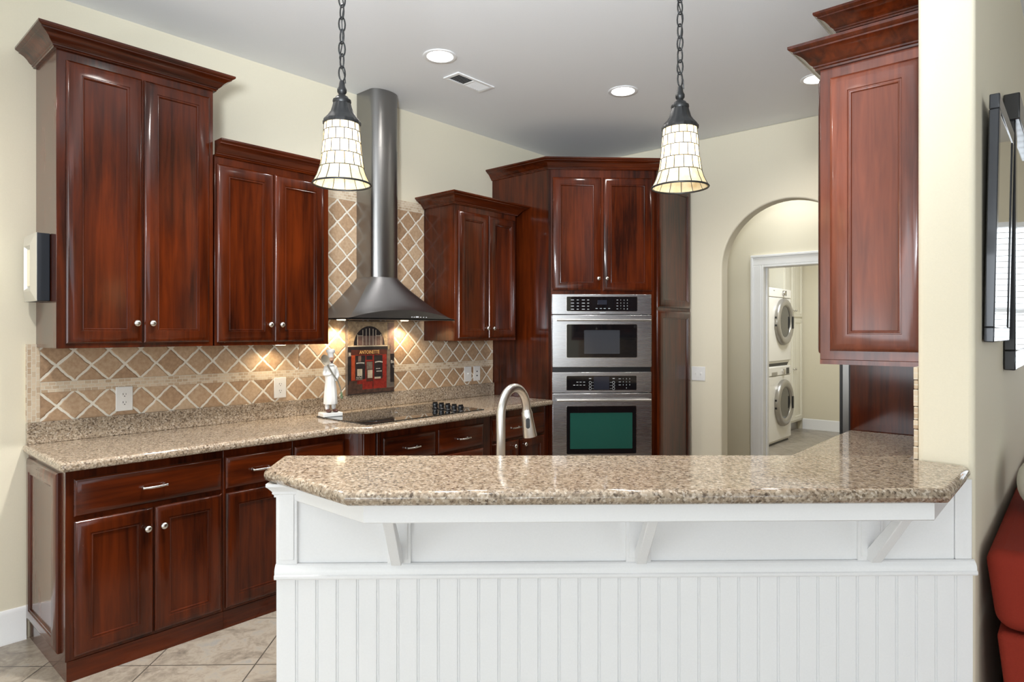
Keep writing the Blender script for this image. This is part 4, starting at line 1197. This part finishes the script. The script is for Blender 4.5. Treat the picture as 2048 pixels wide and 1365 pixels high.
# puck light under the shorter wall cabinet
o = thing('puck_light', 'round under-cabinet lamp glowing on the tile left of the hood', 'lamp', (-3.53, 1.93, 1.3660))
m = MB(); m.lathe([(0.034, 0), (0.036, 0.002), (0.036, 0.0048)], (0, 0, 0), 'Z', 24); m.done('housing', 'nickel', o, smooth=40)
m = MB(); m.lathe([(0.028, -0.001), (0.028, -0.0002)], (0, 0, 0), 'Z', 24); m.done('lens', 'lamp_warm', o)
spot('puck_glow', (-3.62, 1.95, 1.358), 2.4, (1.0, 0.80, 0.52), 150, 0.8, 0.02, (-3.66, 1.93, 0.9))

# ------------------------------------------------------------------ laundry room: stacked machines and cabinets
def machine(label, name, z0, h, zc, kind):
    o = thing(name, label, kind, (-2.93, 8.05, z0), R(90))
    W_, D_ = 0.86, 0.72
    m = MB(); m.box(0, W_, 0.022, D_, 0.02, h); m.done('cabinet', 'enamel', o, bevel=0.012, bseg=3)
    m = MB(); m.box(0.004, W_ - .004, 0, 0.0215, 0.05, h - 0.125); m.done('front_panel', 'enamel', o, bevel=0.008, bseg=3)
    m = MB(); m.box(0.004, W_ - .004, -0.004, 0.0215, h - 0.120, h - .004); m.done('control_panel', 'enamel', o, bevel=0.010, bseg=3)
    m = MB(); m.box(0.03, W_ - .03, 0.03, D_ - .02, 0.0, 0.02); m.done('foot', 'black', o)
    c = (0.54, 0, zc - z0)
    m = MB(); m.lathe([(0.300, 0.0), (0.302, 0.025), (0.290, 0.046), (0.270, 0.055), (0.225, 0.052), (0.205, 0.040), (0.200, 0.030)], c, 'Y', 48, cap=False)
    dr = m.done('door', 'grey_ring', o, smooth=50)
    m = MB(); m.lathe([(0.202, 0.030), (0.190, 0.012), (0.150, 0.006), (0.05, 0.004)], c, 'Y', 40); m.done('porthole', 'dark_glass', dr, smooth=60)
    m = MB(); m.box(c[0] + .205, c[0] + .250, -0.062, -0.050, c[2] - .09, c[2] + .07); m.done('handle', 'black', dr, bevel=0.004)
    for zz in (-.05, .05):
        m = MB(); m.box(c[0] - .306, c[0] - .290, -0.030, -0.010, c[2] + zz - .012, c[2] + zz + .012); m.done('hinge', 'black', dr)
    return o
wa = machine('front-loading washer, lower of the two stacked white machines', 'washing_machine', 0.0, 0.995, 0.518, 'washer')
m = MB(); m.lathe([(0.036, 0), (0.034, 0.022), (0.028, 0.026)], (0.545, -0.004, 0.920), 'Y', 24); m.done('dial', 'nickel', wa, smooth=40)
m = MB(); m.box(0.66, 0.77, -0.0065, -0.0045, 0.885, 0.965); m.done('display', 'fridge_side', wa)
m = MB(); m.box(0.14, 0.33, -0.0065, -0.0045, 0.880, 0.925); m.done('drawer', 'grey_ring', wa)
dy = machine('front-loading dryer stacked on top of the washer', 'clothes_dryer', 1.012, 0.985, 1.567, 'dryer')
m = MB(); m.lathe([(0.034, 0), (0.030, 0.024), (0.026, 0.028)], (0.545, -0.004, 0.925), 'Y', 24); m.done('dial', 'nickel', dy, smooth=40)
m = MB(); m.box(0.640, 0.665, -0.0065, -0.0045, 0.895, 0.960); m.box(0.20, 0.24, -0.0065, -0.0045, 0.945, 0.950); m.done('printed_marking', 'slot', dy)
m = MB(); m.box(-3.62, -2.97, 8.08, 8.88, 0.996, 1.0115); tag(m.done('stacking_bracket', 'black'), 'dark stacking bracket between the washer and the dryer', 'bracket')
LD = [(0, 0), (0, 0.014), (0.004, 0.018), (0.055, 0.018), (0.060, 0.010), (0.080, 0.010), (0.10, 0.016)]
def lcab(label, y0, y1, xf, doors, z0, z1, kick=0.0):
    o = thing('laundry_cabinet', label, 'cabinet', (xf, y0, 0), R(90))
    m = MB(); m.box(0, y1 - y0, 0, xf - WX - .003, z0, z1); m.done('carcass', 'lcab', o)
    if kick: m = MB(); m.box(0, y1 - y0, 0.06, xf - WX - .003, 0, z0); m.done('toe_kick', 'grey_ring', o)
    for (a, b, c, d_, kx, kz) in doors:
        m = MB(); m.rings(0, 0, b - a, d_ - c, LD)
        dd = m.done('door', 'lcab', o, loc=(a, 0, c), smooth=25)
        knob(dd, kx, kz - c, -0.018)
    return o
lcab('tall cream laundry cabinet with upper and lower doors, behind the washer', 9.20, 9.98, -3.13,
     [(0.02, 0.38, 0.16, 1.62, 0.33, 0.90), (0.39, 0.76, 0.16, 1.62, 0.04, 0.90), (0.02, 0.38, 1.65, 2.60, 0.33, 1.74), (0.39, 0.76, 1.65, 2.60, 0.04, 1.74)], 0.13, 2.65, 0.13)
lcab('cream laundry wall cabinets above the dryer', 7.60, 9.19, -3.36, [(0.02, 0.52, 2.06, 2.62, 0.46, 2.10), (0.54, 1.04, 2.06, 2.62, 0.05, 2.10), (1.06, 1.57, 2.06, 2.62, 0.05, 2.10)], 2.04, 2.65)
area('laundry_ceiling_lamp', (-2.0, 8.0, CZ - 0.03), (0, 0, 0), 0.6, 0.6, 44, (0.92, 0.96, 1.0))
area('hall_ceiling_lamp', (-1.9, 5.64, CZ - 0.03), (0, 0, 0), 0.5, 0.3, 8, (0.92, 0.96, 1.0))

# ------------------------------------------------------------------ frame on the side of the tallest cabinet
fr_ = thing('picture_frame', 'small dark picture frame with silver bevels hung at the left of the tallest cabinet', 'picture', (-3.48, 0.7915, 1.583))
FW, FH = 0.215, 0.305
m = MB(); m.box(-FW, 0, -0.050, -0.001, 0, FH); m.done('box_frame', 'navy', fr_, bevel=0.003)
m = MB(); 
bv = [(0, 0.0), (0.0, 0.002), (0.046, 0.0150), (0.053, 0.0150), (0.064, 0.0035), (0.07, 0.0035)]
m.rings(-FW, 0, FW, FH, bv, -0.0501); m.done('bevel', 'silver', fr_)
m = MB(); m.box(-FW + .070, -.070, -0.0565, -0.0538, .070, FH - .070); m.done('mount', 'cream_mat', fr_)

# ------------------------------------------------------------------ right wall pictures, sofa, lamp
def lean(o, ang): o.rotation_euler = (0, ang, 0)
p1 = thing('picture_frame', 'charcoal framed picture nearer the column on the right wall', 'picture', (-0.2325, 2.40, 1.416))
m = MB(); fw = 0.045
for q in ((0, .52, 0, fw), (0, .52, .745 - fw, .745), (0, fw, fw, .745 - fw), (.52 - fw, .52, fw, .745 - fw)): m.box(0.004, 0.030, q[0], q[1], q[2], q[3])
m.done('frame', 'frame_gun', p1, bevel=0.003)
m = MB(); m.box(0.004, 0.027, fw, .52 - fw, fw, .745 - fw); m.done('glass', 'mirror', p1)
lean(p1, R(1.1))
p2 = thing('wall_mirror', 'tall black framed mirror with a moulded top, at the right picture edge', 'mirror', (-0.2325, 3.08, 1.30))
m = MB(); fw = 0.075
for q in ((0, .75, 0, fw), (0, .75, 1.03 - fw, 1.03), (0, fw, fw, 1.03 - fw), (.75 - fw, .75, fw, 1.03 - fw)): m.box(0.002, 0.038, q[0], q[1], q[2], q[3])
m.box(0.002, 0.052, -.015, .765, 0.945, 1.045)
m.done('frame', 'frame_dark', p2, bevel=0.004)
m = MB(); m.box(0.002, 0.032, fw, .75 - fw, fw, 1.03 - fw); m.done('glass', 'mirror', p2)

sf = thing('sofa', 'red upholstered sofa standing along the right wall', 'sofa', (-0.215, 2.30, 0))
def cushion(name, x0, x1, y0, y1, z0, z1, r, mat='sofa', taper=0.0, parent=sf, top=0.0):
    m = MB(); n = 6
    m.box(x0, x1, y0, y1, z0, z1)
    for v in m.bm.verts:
        u = (v.co.z - z0) / (z1 - z0)
        if v.co.x < (x0 + x1) / 2: v.co.x += taper * (1 - u)
        if v.co.x > (x0 + x1) / 2: v.co.z += top * u
    return m.done(name, mat, parent, bevel=r, bseg=6)
cushion('base', 0.024, 0.88, 0.004, 1.98, 0.06, 0.588, 0.022, taper=0.06)
cushion('backrest', -0.006, 0.36, 0.0, 1.99, 0.592, 0.818, 0.045, taper=0.030)
cushion('arm', 0.365, 0.86, 0.0, 0.24, 0.592, 0.70, 0.040)
cushion('arm', 0.365, 0.86, 1.76, 1.99, 0.592, 0.70, 0.040)
for k in range(2): cushion('seat_cushion', 0.365, 0.90, 0.245 + k * .76, 0.24 + (k + 1) * .755, 0.590, 0.66, 0.03)
m = MB()
for x in (0.14, 0.80):
    for y in (0.08, 1.90): m.lathe([(0.02, 0.0), (0.028, 0.06)], (x, y, 0), 'Z', 14)
m.done('foot', 'frame_dark', sf)
m = MB(); m.ball((0, 0, 0), 0.20, 0.45, 1.0, 0.50, 20, 14)
o = m.done('throw_pillow', 'pillow', loc=(-0.092, 2.92, 0.918), smooth=60)
tag(o, 'white pillow lying on top of the red sofa at the right edge', 'pillow')
# added uplight floor lamps, unseen behind the camera, to brighten the ceiling
def fill_torchiere(label, x, y, power):
    o = thing('added_uplight', label, 'lamp', (x, y, 0))
    m = MB(); m.lathe([(0.15, 0), (0.15, 0.02), (0.03, 0.04), (0.012, 0.06), (0.012, 1.72), (0.02, 1.74)], (0, 0, 0), 'Z', 20); m.done('stand', 'nickel', o, smooth=40)
    m = MB(); m.lathe([(0.03, 1.74), (0.12, 1.77), (0.185, 1.83), (0.19, 1.845), (0.175, 1.835), (0.02, 1.76)], (0, 0, 0), 'Z', 28); m.done('bowl', 'nickel', o, smooth=50)
    spot('uplight', (x, y, 1.86), power, (0.88, 0.95, 1.0), 165, 0.6, 0.12, (x, y, 4))
fill_torchiere('added steel fill uplight behind the camera, nearer the left wall', -2.3, -1.1, 80)
fill_torchiere('added steel fill uplight behind the camera, nearer the great room', 0.5, -0.9, 60)
# floor lamp in the living room, seen in the picture glass
fl = thing('floor_lamp', 'floor lamp with an amber bowl, mirrored in the picture glass', 'lamp', (0.62, 5.6, 0))
m = MB(); m.lathe([(0.15, 0), (0.15, 0.02), (0.03, 0.04), (0.012, 0.06), (0.012, 1.70), (0.02, 1.72)], (0, 0, 0), 'Z', 20); m.done('stand', 'bronze', fl, smooth=40)
m = MB(); m.lathe([(0.03, 1.72), (0.12, 1.76), (0.19, 1.84), (0.195, 1.86), (0.18, 1.85)], (0, 0, 0), 'Z', 28); m.done('bowl', 'amber', fl, smooth=50)
